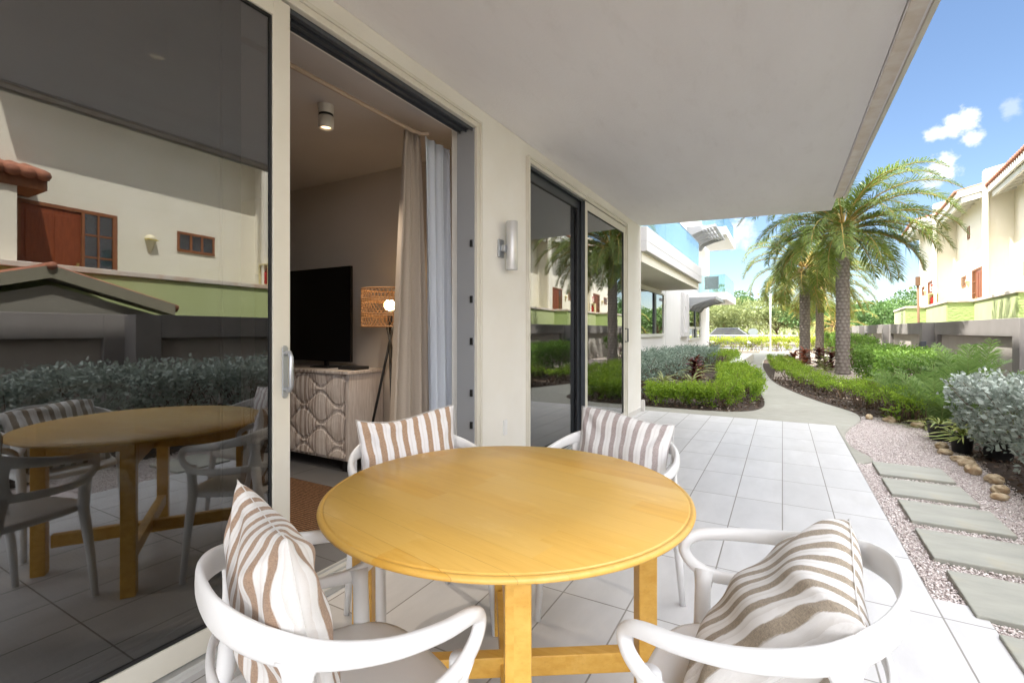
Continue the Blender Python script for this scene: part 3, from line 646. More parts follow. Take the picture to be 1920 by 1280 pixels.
def make_chair():
    t = thing('armchair', 'x', 'chair')
    half = [(.10, -.262, .752, .017, .066), (.19, -.215, .738, .018, .060), (.255, -.135, .718, .021, .050), (.285, -.02, .697, .026, .040), (.284, .10, .682, .030, .034), (.262, .195, .670, .031, .031), (.245, .232, .652, .030, .030), (.241, .240, .625, .029, .030), (.245, .218, .592, .029, .032),
            (.256, .165, .566, .027, .036), (.274, .08, .562, .024, .032), (.284, -.03, .568, .020, .034), (.258, -.14, .575, .017, .036), (.19, -.205, .580, .016, .036), (.10, -.243, .582, .016, .036)]
    half = [(x, y * .9, z, w_, h) for x, y, z, w_, h in half]
    left = [(-x, y, z, w_, h) for x, y, z, w_, h in half][::-1]
    loop = [(0, -.246, .756, .017, .068)] + half + [(0, -.23, .583, .016, .036)] + left
    pts = catmull(loop, 5, True); b = MB(); sweep(b, pts, 14, True); b.build('arm_ring', m_chair, t)
    for sx in (-1, 1):
        b = MB(); pts = catmull([(sx * .241, -.150, .712, .016, .080), (sx * .240, -.152, .69, .018, .052), (sx * .239, -.153, .64, .018, .046), (sx * .238, -.152, .60, .018, .060), (sx * .238, -.149, .575, .018, .085)], 5); sweep(b, pts, 12); b.build('back_strut', m_chair, t)
        b = MB(); b.tube([(sx * .238, -.153, .578), (sx * .234, -.165, .46), (sx * .238, -.225, .22), (sx * .243, -.265, 0)], [.022, .021, .017, .013], 14); b.build('leg', m_chair, t)
        b = MB(); b.tube([(sx * .249, .165, .580), (sx * .238, .165, .54), (sx * .231, .165, .44), (sx * .232, .195, .22), (sx * .236, .215, 0)], [.026, .021, .022, .0175, .0135], 14); b.build('leg', m_chair, t)
    # seat pan: rounded superellipse with a shallow dish
    nr, na = 9, 56; V = []
    def outline(a):
        c, s_ = math.cos(a), math.sin(a); e = 2 / 3.4; x = math.copysign(abs(c) ** e, c) * .236; y = math.copysign(abs(s_) ** e, s_) * .235
        return x * (1 - .08 * (y < 0) * abs(y) / .235), y + .0
    rows = [(.001, 0), (.35, .0), (.6, .003), (.8, .008), (.93, .011), (.985, .008), (1.0, -.002), (.99, -.016), (.93, -.022), (.4, -.026), (.001, -.026)]
    for (k, dz) in rows:
        for j in range(na):
            x, y = outline(2 * math.pi * j / na); V.append((x * k, y * k + .01, .445 + dz - .012 * max(0, y) * k / .235 * (k > .5)))
    fs = [(i * na + j, i * na + (j + 1) % na, (i + 1) * na + (j + 1) % na, (i + 1) * na + j) for i in range(len(rows) - 1) for j in range(na)]
    b = MB(); b.add(V, [f[::-1] for f in fs], True); b.build('seat', m_chair, t)
    return t
chair0 = make_chair()
CH = [((-.86, .73), 70.8, 'white moulded armchair in front of the closed glass panel, left of the table'), ((-.046, 1.184), 176, 'white moulded armchair at the right of the table beside the patio edge'),
      ((-1.33, 1.58), -28, 'white moulded armchair behind the table in front of the open doorway'), ((-.665, 2.05), -96, 'white moulded armchair behind the table in front of the farther sliding door')]
GR = 'white armchairs around the dining table'
for i, (c, a, l) in enumerate(CH):
    o = chair0 if i == 0 else copy_tree(chair0)
    o.location = (c[0], c[1], 0); o.rotation_euler = (0, 0, R(a - 90)); tag(o, l, 'chair', GR)

# cushions
def stripe(name, ca, cb, per, warm):
    a = Nt(name); o = a.obj(); su = a.n('ShaderNodeAttribute', attribute_name='su')
    wob = a.math('MULTIPLY', a.math('SUBTRACT', a.noise(a.mapv(o, (2, 2, 3)), 6, 4), .5), .008)
    u = a.math('DIVIDE', a.math('ADD', su.outputs['Fac'], wob), per); fr = a.math('FRACT', u)
    idx = a.math('FLOOR', u); wv = a.n('ShaderNodeTexWhiteNoise'); wv.noise_dimensions = '1D'; a.l(idx, wv.inputs['W'])
    lo = a.math('MULTIPLY_ADD', wv.outputs['Value'], .08, .42)
    d = a.math('SUBTRACT', a.math('ABSOLUTE', a.math('SUBTRACT', fr, .5)), a.math('MULTIPLY', lo, .5))
    ed = a.math('MULTIPLY', a.math('SUBTRACT', a.noise(a.mapv(o, (300, 300, 25)), 1, 2), .5), .10)
    f = a.rng(a.math('ADD', d, ed), -.03, .03, 1, 0)
    faint = a.rng(fr, .0, .16, .22, 0); base = a.mix(faint, ca, cb)
    weave = a.math('ADD', a.math('MULTIPLY', a.noise(a.mapv(o, (900, 900, 140)), 1, 2), .5), a.math('MULTIPLY', a.noise(a.mapv(o, (140, 140, 900)), 1, 2), .5))
    c = a.mix(f, base, a.mix(a.rng(weave, .4, .62), tuple(x * .8 for x in cb), tuple(min(1, x * 1.25) for x in cb)))
    cr = a.noise(a.mapv(o, (1, 1, .5)), 16, 5, .6)
    h = a.math('ADD', a.math('MULTIPLY', cr, 1.0), a.math('MULTIPLY', weave, .12))
    return a.fin(a.pbsdf(c, .92, 0, .2, a.bump(h, .5, .018), Sheen_Weight=.15))
def cushion(name, loc, yaw, lean, roll, mat, label, seed, size=.45, thick=.15, slump=0.):
    rs = np.random.default_rng(seed); n = 44; us = np.linspace(-1, 1, n)
    V = []; H = size / 2
    ph = rs.uniform(0, 6, 8)
    for side in (1, -1):
        for v in us:
            for u in us:
                ex = 1 - .075 * (1 - v * v) ; ez = 1 - .075 * (1 - u * u)
                x = u * H * ex; z = v * H * ez
                th = thick * .5 * (max(0, 1 - abs(u) ** 2.3) * max(0, 1 - abs(v) ** 2.3)) ** .48
                # crease lines radiating from corners and a soft centre dent
                cr = 0
                for (cu, cv, k) in ((-1, -1, 0), (1, -1, 1), (-1, 1, 2), (1, 1, 3)):
                    a = math.atan2(v - cv, u - cu); r = math.hypot(u - cu, v - cv); cr += .006 * math.sin(a * 9 + ph[k]) * math.exp(-((r - .5) / .35) ** 2)
                cr += .005 * math.sin(5 * u + ph[4] + 2 * v) * math.sin(3 * v + ph[5]) + .004 * math.sin(11 * v + ph[6] + 3 * u)
                dent = -.022 * math.exp(-((u - .1) ** 2 + (v - .45) ** 2) / .12) if side > 0 else 0
                y = side * max(0, th + (cr + dent) * min(1, th / .03)) + .012 * math.sin(2 * u + ph[7]) * v
                zz = z - slump * (1 - (z / H)) * 0 + .02 * math.sin(u * 2.2 + ph[3]) * (v > 0) * v
                V.append((x, y, zz))
    idx = np.arange(n * n).reshape(n, n); F1 = np.stack([idx[:-1, :-1], idx[1:, :-1], idx[1:, 1:], idx[:-1, 1:]], -1).reshape(-1, 4)
    F2 = F1[:, ::-1] + n * n; border = list(idx[0, :]) + list(idx[1:, -1]) + list(idx[-1, -2::-1]) + list(idx[-2:0, 0])
    F = np.concatenate([F1, F2]); V = np.array(V)
    # weld the rims
    V[n * n + np.array(border)] = V[np.array(border)] = (V[np.array(border)] + V[n * n + np.array(border)]) / 2
    remap = np.arange(2 * n * n); remap[n * n + np.array(border)] = np.array(border); F = remap[F]
    o = npmesh(name, V, F, mat, smooth=True)
    at = o.data.attributes.new('su', 'FLOAT', 'POINT'); uu = np.tile(np.tile(us, n), 2); at.data.foreach_set('value', (uu * size * .5 + .004 * np.sin(np.repeat(np.tile(us, 2), n) * 4 + ph[1])).astype(np.float32))
    sd = o.modifiers.new('sub', 'SUBSURF'); sd.levels = 1; sd.render_levels = 1
    o.matrix_world = Matrix.Translation(loc) @ Matrix.Rotation(R(yaw - 90), 4, 'Z') @ Matrix.Rotation(R(lean), 4, 'X') @ Matrix.Rotation(R(roll), 4, 'Y')
    s = MB(); s.tube([tuple(V[i]) for i in border], .0011, 5, closed=True); s.build('seam', M('cushion_seam', (.66, .64, .62), .9), o)
    tag(o, label, 'cushion', 'striped cushions on the armchairs'); return o
WH = (.68, .665, .65)
m_st1 = stripe('brown_white_stripe', WH, (.33, .225, .155), .052, 1); m_st2 = stripe('taupe_white_stripe', WH, (.30, .25, .19), .056, 1); m_st3 = stripe('mauve_grey_stripe', (.66, .65, .64), (.36, .31, .30), .054, 0); m_st4 = stripe('tan_white_stripe', (.70, .69, .70), (.36, .245, .165), .056, 1)
def seatpos(i, back, z):
    c, a, l = CH[i]; a = R(a); return (c[0] + math.cos(a) * back, c[1] + math.sin(a) * back, z)
cushion('cushion', (-.880, .606, .697), 70.8, 9, 2, m_st1, 'brown and white striped cushion standing in the armchair nearest the glass panel', 1, .43, .15)
cushion('cushion', seatpos(1, -.03, .615), 176, 40, 2, m_st2, 'taupe striped cushion slumped in the armchair at the right of the table', 2, .46, .20)
cushion('cushion', seatpos(2, -.12, .655), -30, 12, 0, m_st4, 'tan and white striped cushion in the armchair before the open doorway', 3, .46, .13)
cushion('cushion', seatpos(3, -.12, .64), -97, 14, -1, m_st3, 'mauve grey striped cushion in the armchair before the farther sliding door', 4, .46, .13)

# ------------------------------------------------------------------ boundary wall segments (each steps away from the next)
segs = [(3.9 + .35 * 3, -8, -2.2), (3.9 + .35 * 3, -2.2, 3.5), (3.9 + .35 * 2, 3.5, 7.5), (4.25, 7.5, 12.6), (3.9, 12.6, 18.4), (3.617, 18.4, 23.5), (3.43, 23.5, 28.6), (3.25, 28.6, 33.5), (3.1, 33.5, 38)]
wl_ = ['grey boundary wall section behind the camera', 'grey boundary wall section reflected in front of the small gabled shed', 'grey boundary wall section reflected beside the gabled shed', 'grey boundary wall section behind the silver hedge at the right edge',
       'wide grey boundary wall section with taupe panel behind the palm fronds', 'second visible grey wall section, behind the shaded tall hedge', 'third visible grey wall section, with sunlit panel', 'fourth visible wall section just right of the nearest palm trunk', 'farthest pale wall section left of the nearest palm trunk']
for i, (x, y0, y1) in enumerate(segs):
    zt = 1.497; o_ = (x, y0, 0)
    t = thing('boundary_wall', wl_[i], 'wall', o_, 0, 'grey boundary wall sections')
    b = MB(); T = .42
    b.box(x, x + T, y0, y0 + .34, -.1, zt); b.box(x, x + T, y1 - .26, y1, -.1, zt); b.box(x, x + T, y0 + .34, y1 - .26, zt - .36, zt)
    b.build('frame', m_grey, t, o_, bevel=.006)
    b = MB(); b.box(x + .10, x + .2, y0 + .342, y1 - .262, -.1, .62); b.box(x + .10, x + .2, y0 + .342, y1 - .262, .632, zt - .362); b.box(x + .13, x + .18, y0 + .342, y1 - .262, .62, .632); b.build('panel', m_panel, t, o_)
for (x, y, l) in ((3.60, 17.9, 'small dark meter box fixed to the grey wall beside the tall hedge'), (3.33, 28.2, 'small dark meter box on the grey wall just beyond the nearest palm trunk')):
    b = MB(); b.box(x - .12, x - .002 if False else x + .015, y, y + .18, .6, .95); b.box(x - .135, x - .121, y + .03, y + .15, .65, .9); o = b.build('meter_box', m_dark, None, (x, y, .6), bevel=.008); o.location = (x, y, .6); tag(o, l, 'meter box')

# utility shed with gabled clay roof, reflected in the glass
sh = thing('utility_shed', 'small shed with gabled clay tile roof behind the grey wall', 'shed', (5.1, 2.78, 0)); SHO = (5.1, 2.78, 0)
b = MB(); b.prism([(1.35, 0), (4.2, 0), (4.2, 1.50), (2.78, 1.92), (1.35, 1.50)], 'x', 5.46, 5.72); b.build('wall', M('shed_wall', (.20, .19, .16), .9), sh, SHO)
b = MB()
for sg in (-1, 1): b.prism([(2.78, 2.02), (2.78, 2.20), (2.78 + sg * 1.62, 1.70), (2.78 + sg * 1.62, 1.52)][::sg], 'x', 5.36, 5.74)
b.build('barge_board', M('olive_painted_timber', (.22, .205, .15), .7), sh, SHO)
b = MB()
for sg in (-1, 1):
    for k in range(3):
        b.tube([(5.47 + k * .12, 2.78 + sg * .02, 2.155), (5.47 + k * .12, 2.78 + sg * 1.70, 1.635)], .07, 8)
b.tube([(5.33, 2.78, 2.19), (5.78, 2.78, 2.19)], .06, 8); b.build('roof_tiles', m_clay, sh, SHO)

# ------------------------------------------------------------------ row of townhouses
PHI = R(4.8); L = 4.6
units = [((6.97, -2.2), 'nearest reflected townhouse unit with the little tiled porch'), ((6.71, 2.4), 'ivory townhouse unit reflected in the closed glass panel, with a red door'), ((6.45, 7.0), 'ivory townhouse unit whose facade lies outside the right edge of the photo'), ((6.19, 11.6), 'ivory townhouse unit second beyond the reflected red door'),
         ((5.92, 16.2), 'ivory townhouse unit at the right edge of the photo under a red tile eave'), ((5.66, 20.8), 'ivory townhouse unit with brown glazed door and small upper window, behind the grey wall'), ((5.40, 25.4), 'last ivory townhouse unit at the far end of the row, partly behind the palm')]
def townhouse():
    t = thing('townhouse', 'x', 'house')
    b = MB(); b.box(0, 7, .0, L, 0, 5.75); b.build('wall', m_villa, t)
    b = MB(); b.prism([(-.08, 0), (-.08, 6.33), (7, 7.9), (7, 5.8), (.6, 5.8), (.002, 5.7), (.002, 0)], 'y', -.32, -.002); b.build('party_wall', m_villa, t)
    # roof deck, fascia
    b = MB(); b.prism([(-.60, 5.62), (-.60, 5.74), (7, 7.55), (7, 7.43)], 'y', .05, L - .34); b.build('roof', m_vwhite, t)
    r = b
    b = MB(); b.prism([(-.66, 5.60), (-.66, 5.80), (-.60, 5.80), (-.60, 5.60)], 'y', .03, L - .33); b.prism([(-.56, 5.44), (-.56, 5.60), (-.50, 5.62), (-.50, 5.44)], 'y', .06, L - .34)
    b.prism([(-.66, 5.60), (-.66, 5.80), (2.5, 6.55), (2.5, 6.35)], 'y', -.0, .03); b.prism([(-.5, 5.44), (-.5, 5.60), (2.5, 6.33), (2.5, 6.17)], 'y', .035, .06); b.build('fascia', m_vwhite, t)
    for k in range(8): y = .4 + k * .55; b = MB(); b.prism([(-.48, 5.50), (-.48, 5.62), (.0, 5.735), (.0, 5.615)], 'y', y, y + .08); b.build('rafter', m_vwhite, t)
    b = MB(); n = 22
    for k in range(n):
        y = .12 + (L - .45) * (k + .5) / n
        b.tube([(-.72, y, 5.815), (.6, y, 6.13), (7, y, 7.66)], .062, 8)
    b.build('roof_tiles', m_clay, t)
    # door with glazed side light
    b = MB(); b.box(-.012, .05, .42, 1.20, 1.2, 3.30); d = b.build('door', m_red, t, bevel=.004)
    b = MB()
    for (y0, y1) in ((.47, .78), (.84, 1.14)): b.box(-.026, -.013, y0, y1, 1.35, 3.2)
    b.build('door_panel', m_red, d, bevel=.012)
    b = MB(); b.box(-.035, -.013, 1.13, 1.17, 2.3, 2.42); b.box(-.05, -.036, 1.10, 1.17, 2.34, 2.37); b.build('handle', M('brass', (.7, .55, .2), .3, metal=1), d)
    f = MB(); f.box(-.03, .04, 1.205, 1.25, 1.2, 3.3); f.box(-.03, .04, 1.67, 1.74, 1.2, 3.36); f.box(-.03, .04, .36, .415, 1.2, 3.36); f.box(-.03, .04, .42, 1.668, 3.302, 3.36); f.box(-.03, .035, 1.44, 1.465, 1.2, 3.3)
    for k in range(4): z = 1.75 + .39 * k; f.box(-.028, .03, 1.252, 1.438, z, z + .03); f.box(-.028, .03, 1.467, 1.668, z, z + .03)
    w_ = f.build('window', m_redfr, t)
    g = MB(); g.box(-.008, -.004, 1.25, 1.67, 1.2, 3.3); g.build('pane', m_glass2, w_)
    f = MB(); y0, y1, z0, z1 = 2.80, 3.58, 2.88, 3.29
    f.box(-.022, .03, y0, y1, z0, z0 + .05); f.box(-.022, .03, y0, y1, z1 - .05, z1)
    for y in (y0, y0 + .25, y0 + .48, y1 - .05): f.box(-.02, .03, y, y + .045, z0 + .05, z1 - .05)
    w_ = f.build('window', m_redfr, t)
    g = MB(); g.box(-.008, -.004, y0 + .02, y1 - .02, z0 + .02, z1 - .02); g.build('pane', m_glass2, w_)
    b = MB(); b.box(-.93, -.002, -.02, L - .02, 0, 1.19); b.build('terrace', m_villa, t)
    return t
def sconce():
    t = thing('wall_sconce', 'x', 'wall lamp'); m = M('ivory_ceramic', (.66, .60, .42), .5)
    b = MB(); prof = [(.02, -.20), (.05, -.12), (.085, 0), (.10, .06), (.095, .09), (.06, .13), (.01, .15)]
    V = []; n = 14
    for r, z in prof:
        for k in range(n): a = math.pi / 2 + math.pi * k / (n - 1); V.append((r * math.cos(a) * 1.1, r * math.sin(a), z))
    fs = [(i * n + k, (i + 1) * n + k, (i + 1) * n + k + 1, i * n + k + 1) for i in range(len(prof) - 1) for k in range(n - 1)]
    b.add(V, fs, True); b.build('shade', m, t)
    b = MB(); b.box(-.105, -.002, -.098, .098, .035, .055); b.build('band', M('yellow_glass', (.6, .5, .12), .3), t); return t
def garden_wall():
    t = thing('garden_wall', 'x', 'wall')
    b = MB(); b.box(-.95, -.72, -.0, L, 0, 2.17); b.build('front_wall', m_green, t)
    b = MB(); b.box(-.95, -.10, -.235, -.003, 0, 2.17); b.build('return_wall', m_green2, t)
    b = MB(); b.box(-.985, -.69, -.27, L, 2.171, 2.26); b.box(-.689, -.10, -.27, .03, 2.171, 2.26); b.build('coping', m_coping, t, bevel=.01); return t
th0 = townhouse(); sc0 = sconce(); gw0 = garden_wall()
gl = ['pale green terrace wall of the reflected unit with the porch', 'pale green terrace wall with stone coping below the reflected red door', 'pale green terrace wall just beyond the right edge of the photo', 'pale green terrace wall hidden beyond the right edge, third from the far end but one', 'pale green terrace wall at the right edge of the photo', 'pale green terrace wall with rough return face above the widest grey wall section', 'farthest pale green terrace wall at the end of the row']
sl = ['ivory wall sconce of the unit with the porch', 'ivory wall sconce reflected between the red door and the small window', 'ivory wall sconce of the unit just outside the right edge', 'ivory wall sconce on the fourth townhouse from the far end', 'ivory wall sconce of the unit at the right edge of the photo', 'ivory wall sconce beside the small window of the middle visible unit', 'ivory wall sconce on the last townhouse of the row']
for i, (p, l) in enumerate(units):
    t, s_, g = (th0, sc0, gw0) if i == 0 else (copy_tree(th0), copy_tree(sc0), copy_tree(gw0))
    t.location = (p[0], p[1], 0); t.rotation_euler = (0, 0, -PHI); tag(t, l, 'house', 'row of ivory townhouses')
    g.location = (p[0], p[1], 0); g.rotation_euler = (0, 0, -PHI); tag(g, gl[i], 'wall', 'pale green terrace walls')
    q = Matrix.Rotation(-PHI, 4, 'Z') @ Vector((-.002, 2.3, 2.97)); s_.location = (p[0] + q.x, p[1] + q.y, q.z); s_.rotation_euler = (0, 0, -PHI); tag(s_, sl[i], 'wall lamp', 'ivory wall sconces of the townhouses')
def upper_window(t):
    f = MB(); y0, y1, z0, z1 = 2.2, 2.55, 4.55, 5.0
    f.box(-.022, .03, y0, y1, z0, z0 + .05); f.box(-.022, .03, y0, y1, z1 - .05, z1); f.box(-.02, .03, y0, y0 + .05, z0 + .05, z1 - .05); f.box(-.02, .03, y1 - .05, y1, z0 + .05, z1 - .05)
    w_ = f.build('window', m_redfr, t); g = MB(); g.box(-.008, -.004, y0 + .02, y1 - .02, z0 + .02, z1 - .02); g.build('pane', m_glass2, w_)
upper_window([o for o in bpy.data.objects if o.get('label') == units[5][1]][0])
# little tiled porch roof
po = thing('porch_roof', 'small porch roof of clay tiles over brown timber, reflected at the left', 'porch roof', (6.3, 2.0, 3.4)); PO = (6.3, 2.0, 3.4)
b = MB(); b.box(6.02, 6.92, .9, 2.93, 3.40, 3.58); b.build('timber_beam', m_redfr, po, PO)
b = MB()
for k in range(12): y = .98 + k * .172; b.tube([(5.93, y, 3.60), (6.4, y, 3.74), (6.90, y, 3.90)], .085, 8)
b.build('roof_tiles', m_clay, po, PO)
b = MB(); b.box(6.05, 6.2, 2.42, 2.60, 1.2, 3.40); b.build('post', m_villa, po, PO)
# fire extinguisher cabinets standing on the terrace returns
for (x, y, l) in ((6.30, 6.83, 'white open fire extinguisher box reflected at the corner of the terrace'), (5.22, 25.25, 'yellowish fire extinguisher box on the far terrace corner')):
    t = thing('extinguisher_box', l, 'extinguisher box', (x, y, 2.262)); o_ = (x, y, 2.262)
    b = MB(); b.box(x - .12, x + .22, y + .01, y + .06, 2.262, 2.76); b.box(x - .12, x - .10, y - .16, y + .01, 2.262, 2.76); b.box(x + .2, x + .22, y - .16, y + .01, 2.262, 2.76); b.box(x - .1, x + .2, y - .16, y + .01, 2.262, 2.29); b.box(x - .1, x + .2, y - .16, y + .01, 2.73, 2.76); b.build('case', M('cabinet_paint', (.68, .60, .34), .5), t, o_)
    b = MB(); b.lathe([(.001, 0), (.07, 0), (.07, .24), (.05, .29), (.02, .31), (.02, .36)], (x + .05, y - .07, 2.30), 14); b.build('extinguisher', M('extinguisher_red', (.45, .02, .015), .35), t, o_)
    b = MB(); b.box(x + .0, x + .10, y + .055, y + .065, 2.86, 3.14); b.build('sign_plate', m_white, t, o_)
    b = MB(); b.box(x + .01, x + .09, y + .046, y + .054, 3.06, 3.13); b.add([(x + .05, y + .05, 2.87), (x + .075, y + .05, 2.94), (x + .06, y + .05, 2.94), (x + .06, y + .05, 3.04), (x + .04, y + .05, 3.04), (x + .04, y + .05, 2.94), (x + .025, y + .05, 2.94)], [(0, 1, 2, 3, 4, 5, 6)]); b.build('arrow', M('sign_red', (.5, .03, .02), .5), t, o_)
pole = MB(); pole.tube([(3.95, 20.6, 0), (3.96, 20.6, 1.2), (3.94, 20.6, 2.75)], .035, 8); pole.box(3.88, 4.0, 20.54, 20.66, 2.75, 3.05); o = pole.build('pole', M('rusty_pole', (.20, .11, .06), .8), None, (3.95, 20.6, 0)); o.location = (3.95, 20.6, 0); tag(o, 'thin rusty brown pole standing before the green terrace walls', 'pole')

# ------------------------------------------------------------------ far wing of the apartments with balconies
wg = thing('balcony_apartment_block', 'light grey apartment block with teal glass balconies beyond the patio', 'building', (-3.72, 18, 0)); WO = (-3.72, 18, 0)
b = MB(); b.box(-14, -3.72, 8.6, 18.02, 0, 15.19); b.box(-14, -3.70, 18.02, 27.0, 0, 7.2); b.box(-14, -3.9, 27.0, 31.5, 0, 7.2); b.build('wall', m_wing, wg, WO)
b = MB(); b.box(-14, -2.2, 8.45, 17.4, 15.2, 15.6); b.build('roof', m_wing, wg, WO)  # out of view; height and overhang shaped to shade path and boundary wall
def balcony(x1, y0, y1, z, near_wall=True, lip=.50):
    b = MB(); b.box(-3.719, x1, y0, y1, z, z + .20); b.box(x1 - .18, x1, y0, y1, z + .201, z + lip); b.box(-3.719, x1 - .181, y0, y0 + .18, z + .201, z + lip)
    o = b.build('balcony', m_wing2 if near_wall else m_wing, wg, WO, bevel=.01)
    g = MB(); zt = z + lip + .85
    n = 5; 
    for k in range(n): a = y0 + .04 + (y1 - y0 - .1) * k / n; c = y0 + .04 + (y1 - y0 - .1) * (k + 1) / n - .015; g.box(x1 - .10, x1 - .088, a, c, z + lip, zt)
    g.box(-3.6, x1 - .11, y0 + .06, y0 + .072, z + lip, zt); g.build('glass_railing', m_teal, o, WO)
    g = MB(); g.box(x1 - .105, x1 - .083, y0 + .03, y1 - .05, zt, zt + .015); g.build('handrail', m_chrome, o, WO)
    return o
balcony(-2.39, 9.81, 17.42, 2.87)
b = MB(); b.box(-3.719, -2.50, 9.86, 17.40, 2.66, 2.868); b.build('balcony_soffit_band', m_villa, wg, WO)
balcony(-2.39, 9.81, 17.42, 5.98); balcony(-2.39, 9.81, 17.42, 9.09); balcony(-2.39, 9.81, 17.42, 12.2)
balcony(-2.33, 25.25, 30.3, 2.75, False, .38); balcony(-2.36, 25.3, 30.3, 5.92, False, .38)
def wing_window(y0, y1, z0, z1, mull=None, x=-3.72, lower=False):
    f = MB(); t = .06; f.box(x, x + .06, y0, y1, z0 - .1, z0); f.box(x, x + .06, y0, y1, z1, z1 + t); f.box(x, x + .05, y0, y0 + t, z0, z1); f.box(x, x + .05, y1 - t, y1, z0, z1)
    w_ = f.build('window', M('white_window_frame', (.66, .65, .62), .5), wg, WO)
    if mull: m = MB(); m.box(x + .005, x + .055, mull - .13, mull + .13, z0, z1); m.build('mullion', m_dark, w_, WO)
    g = MB(); g.box(x + .012, x + .018, y0 + .04, y1 - .04, z0, z1); g.build('pane', m_glass2, w_, WO)
    if lower:
        m = MB()
        for k in range(4): yy = y0 + (y1 - y0 - .05) * k / 3; m.box(x + .02, x + .04, yy, yy + .05, z0, z0 + .42)
        m.box(x, x + .055, y0, y1, z0 + .42, z0 + .52); m.build('glazing_bar', M('white_window_frame', (.66, .65, .62), .5), w_, WO)
wing_window(13.2, 17.6, 1.15, 2.50, 16.2)
wing_window(22.7, 26.2, .92, 2.60, 24.5, -3.70, True)
b = MB(); b.box(-3.70, -3.58, 20.9, 21.15, 1.0, 2.85); b.box(-3.70, -3.58, 22.0, 22.3, 1.0, 2.85); b.box(-3.70, -3.58, 21.15, 22.0, 1.0, 1.18); b.box(-3.70, -3.66, 21.15, 22.0, 2.3, 2.85); b.build('window_surround', m_wing2, wg, WO)
for zz in (2.62, 5.75):
    b = MB()
    for k in range(5):
        y = 22.4 + k * .9; b.prism([(-3.70, zz - .45), (-3.70, zz + .1), (-2.55, zz + .1), (-2.55, zz + .02), (-3.0, zz - .08), (-3.45, zz - .25), (-3.6, zz - .45)], 'y', y, y + .06)
    for k in range(7): x = -3.5 + k * .14; b.box(x, x + .07, 22.46, 26.0, zz + .02, zz + .09)
    b.box(-2.56, -2.5, 22.35, 26.1, zz, zz + .12); b.build('sunshade', m_alu2, wg, WO)
b = MB(); b.box(-3.4, -2.75, 25.7, 25.75, 3.32, 3.95); b.build('balcony_screen', M('dark_wicker', (.04, .04, .045), .7), wg, WO)

# ------------------------------------------------------------------ plants
G_low = leafmat('bright_hedge_leaf', (.13, .24, .022), (.36, .50, .05), .5)
G_stem = M('twig', (.16, .10, .06), .9, (.09, .06, .04), 30)
G_silver = leafmat('silver_leaf', (.19, .235, .19), (.47, .52, .47), .2, .55)
G_silver2 = leafmat('blue_green_leaf', (.13, .20, .15), (.36, .44, .36), .25, .5)
G_tall = leafmat('green_hedge_leaf', (.07, .16, .025), (.22, .36, .06), .45)
G_yel = leafmat('yellow_hedge_leaf', (.24, .30, .025), (.47, .52, .06), .4)
G_crot = leafmat('dark_croton_leaf', (.045, .008, .010), (.14, .02, .015), .25, .4, (.32, .09, .03))
G_crot2 = leafmat('orange_croton_leaf', (.16, .03, .012), (.38, .12, .05), .3, .4)
G_areca = leafmat('areca_leaf', (.09, .17, .04), (.25, .36, .11), .4)
G_lily = leafmat('striped_lily_leaf', (.12, .20, .03), (.48, .50, .16), .35)
G_palm = leafmat('palm_leaflet', (.075, .13, .024), (.215, .27, .05), .4, .45, (.38, .31, .08))
G_far = leafmat('dry_scrub_leaf', (.13, .17, .055), (.30, .33, .13), .35)
G_far2 = leafmat('far_green_leaf', (.05, .11, .03), (.13, .22, .06), .35)
G_pale = leafmat('pale_shoot_leaf', (.26, .30, .10), (.42, .44, .20), .35)

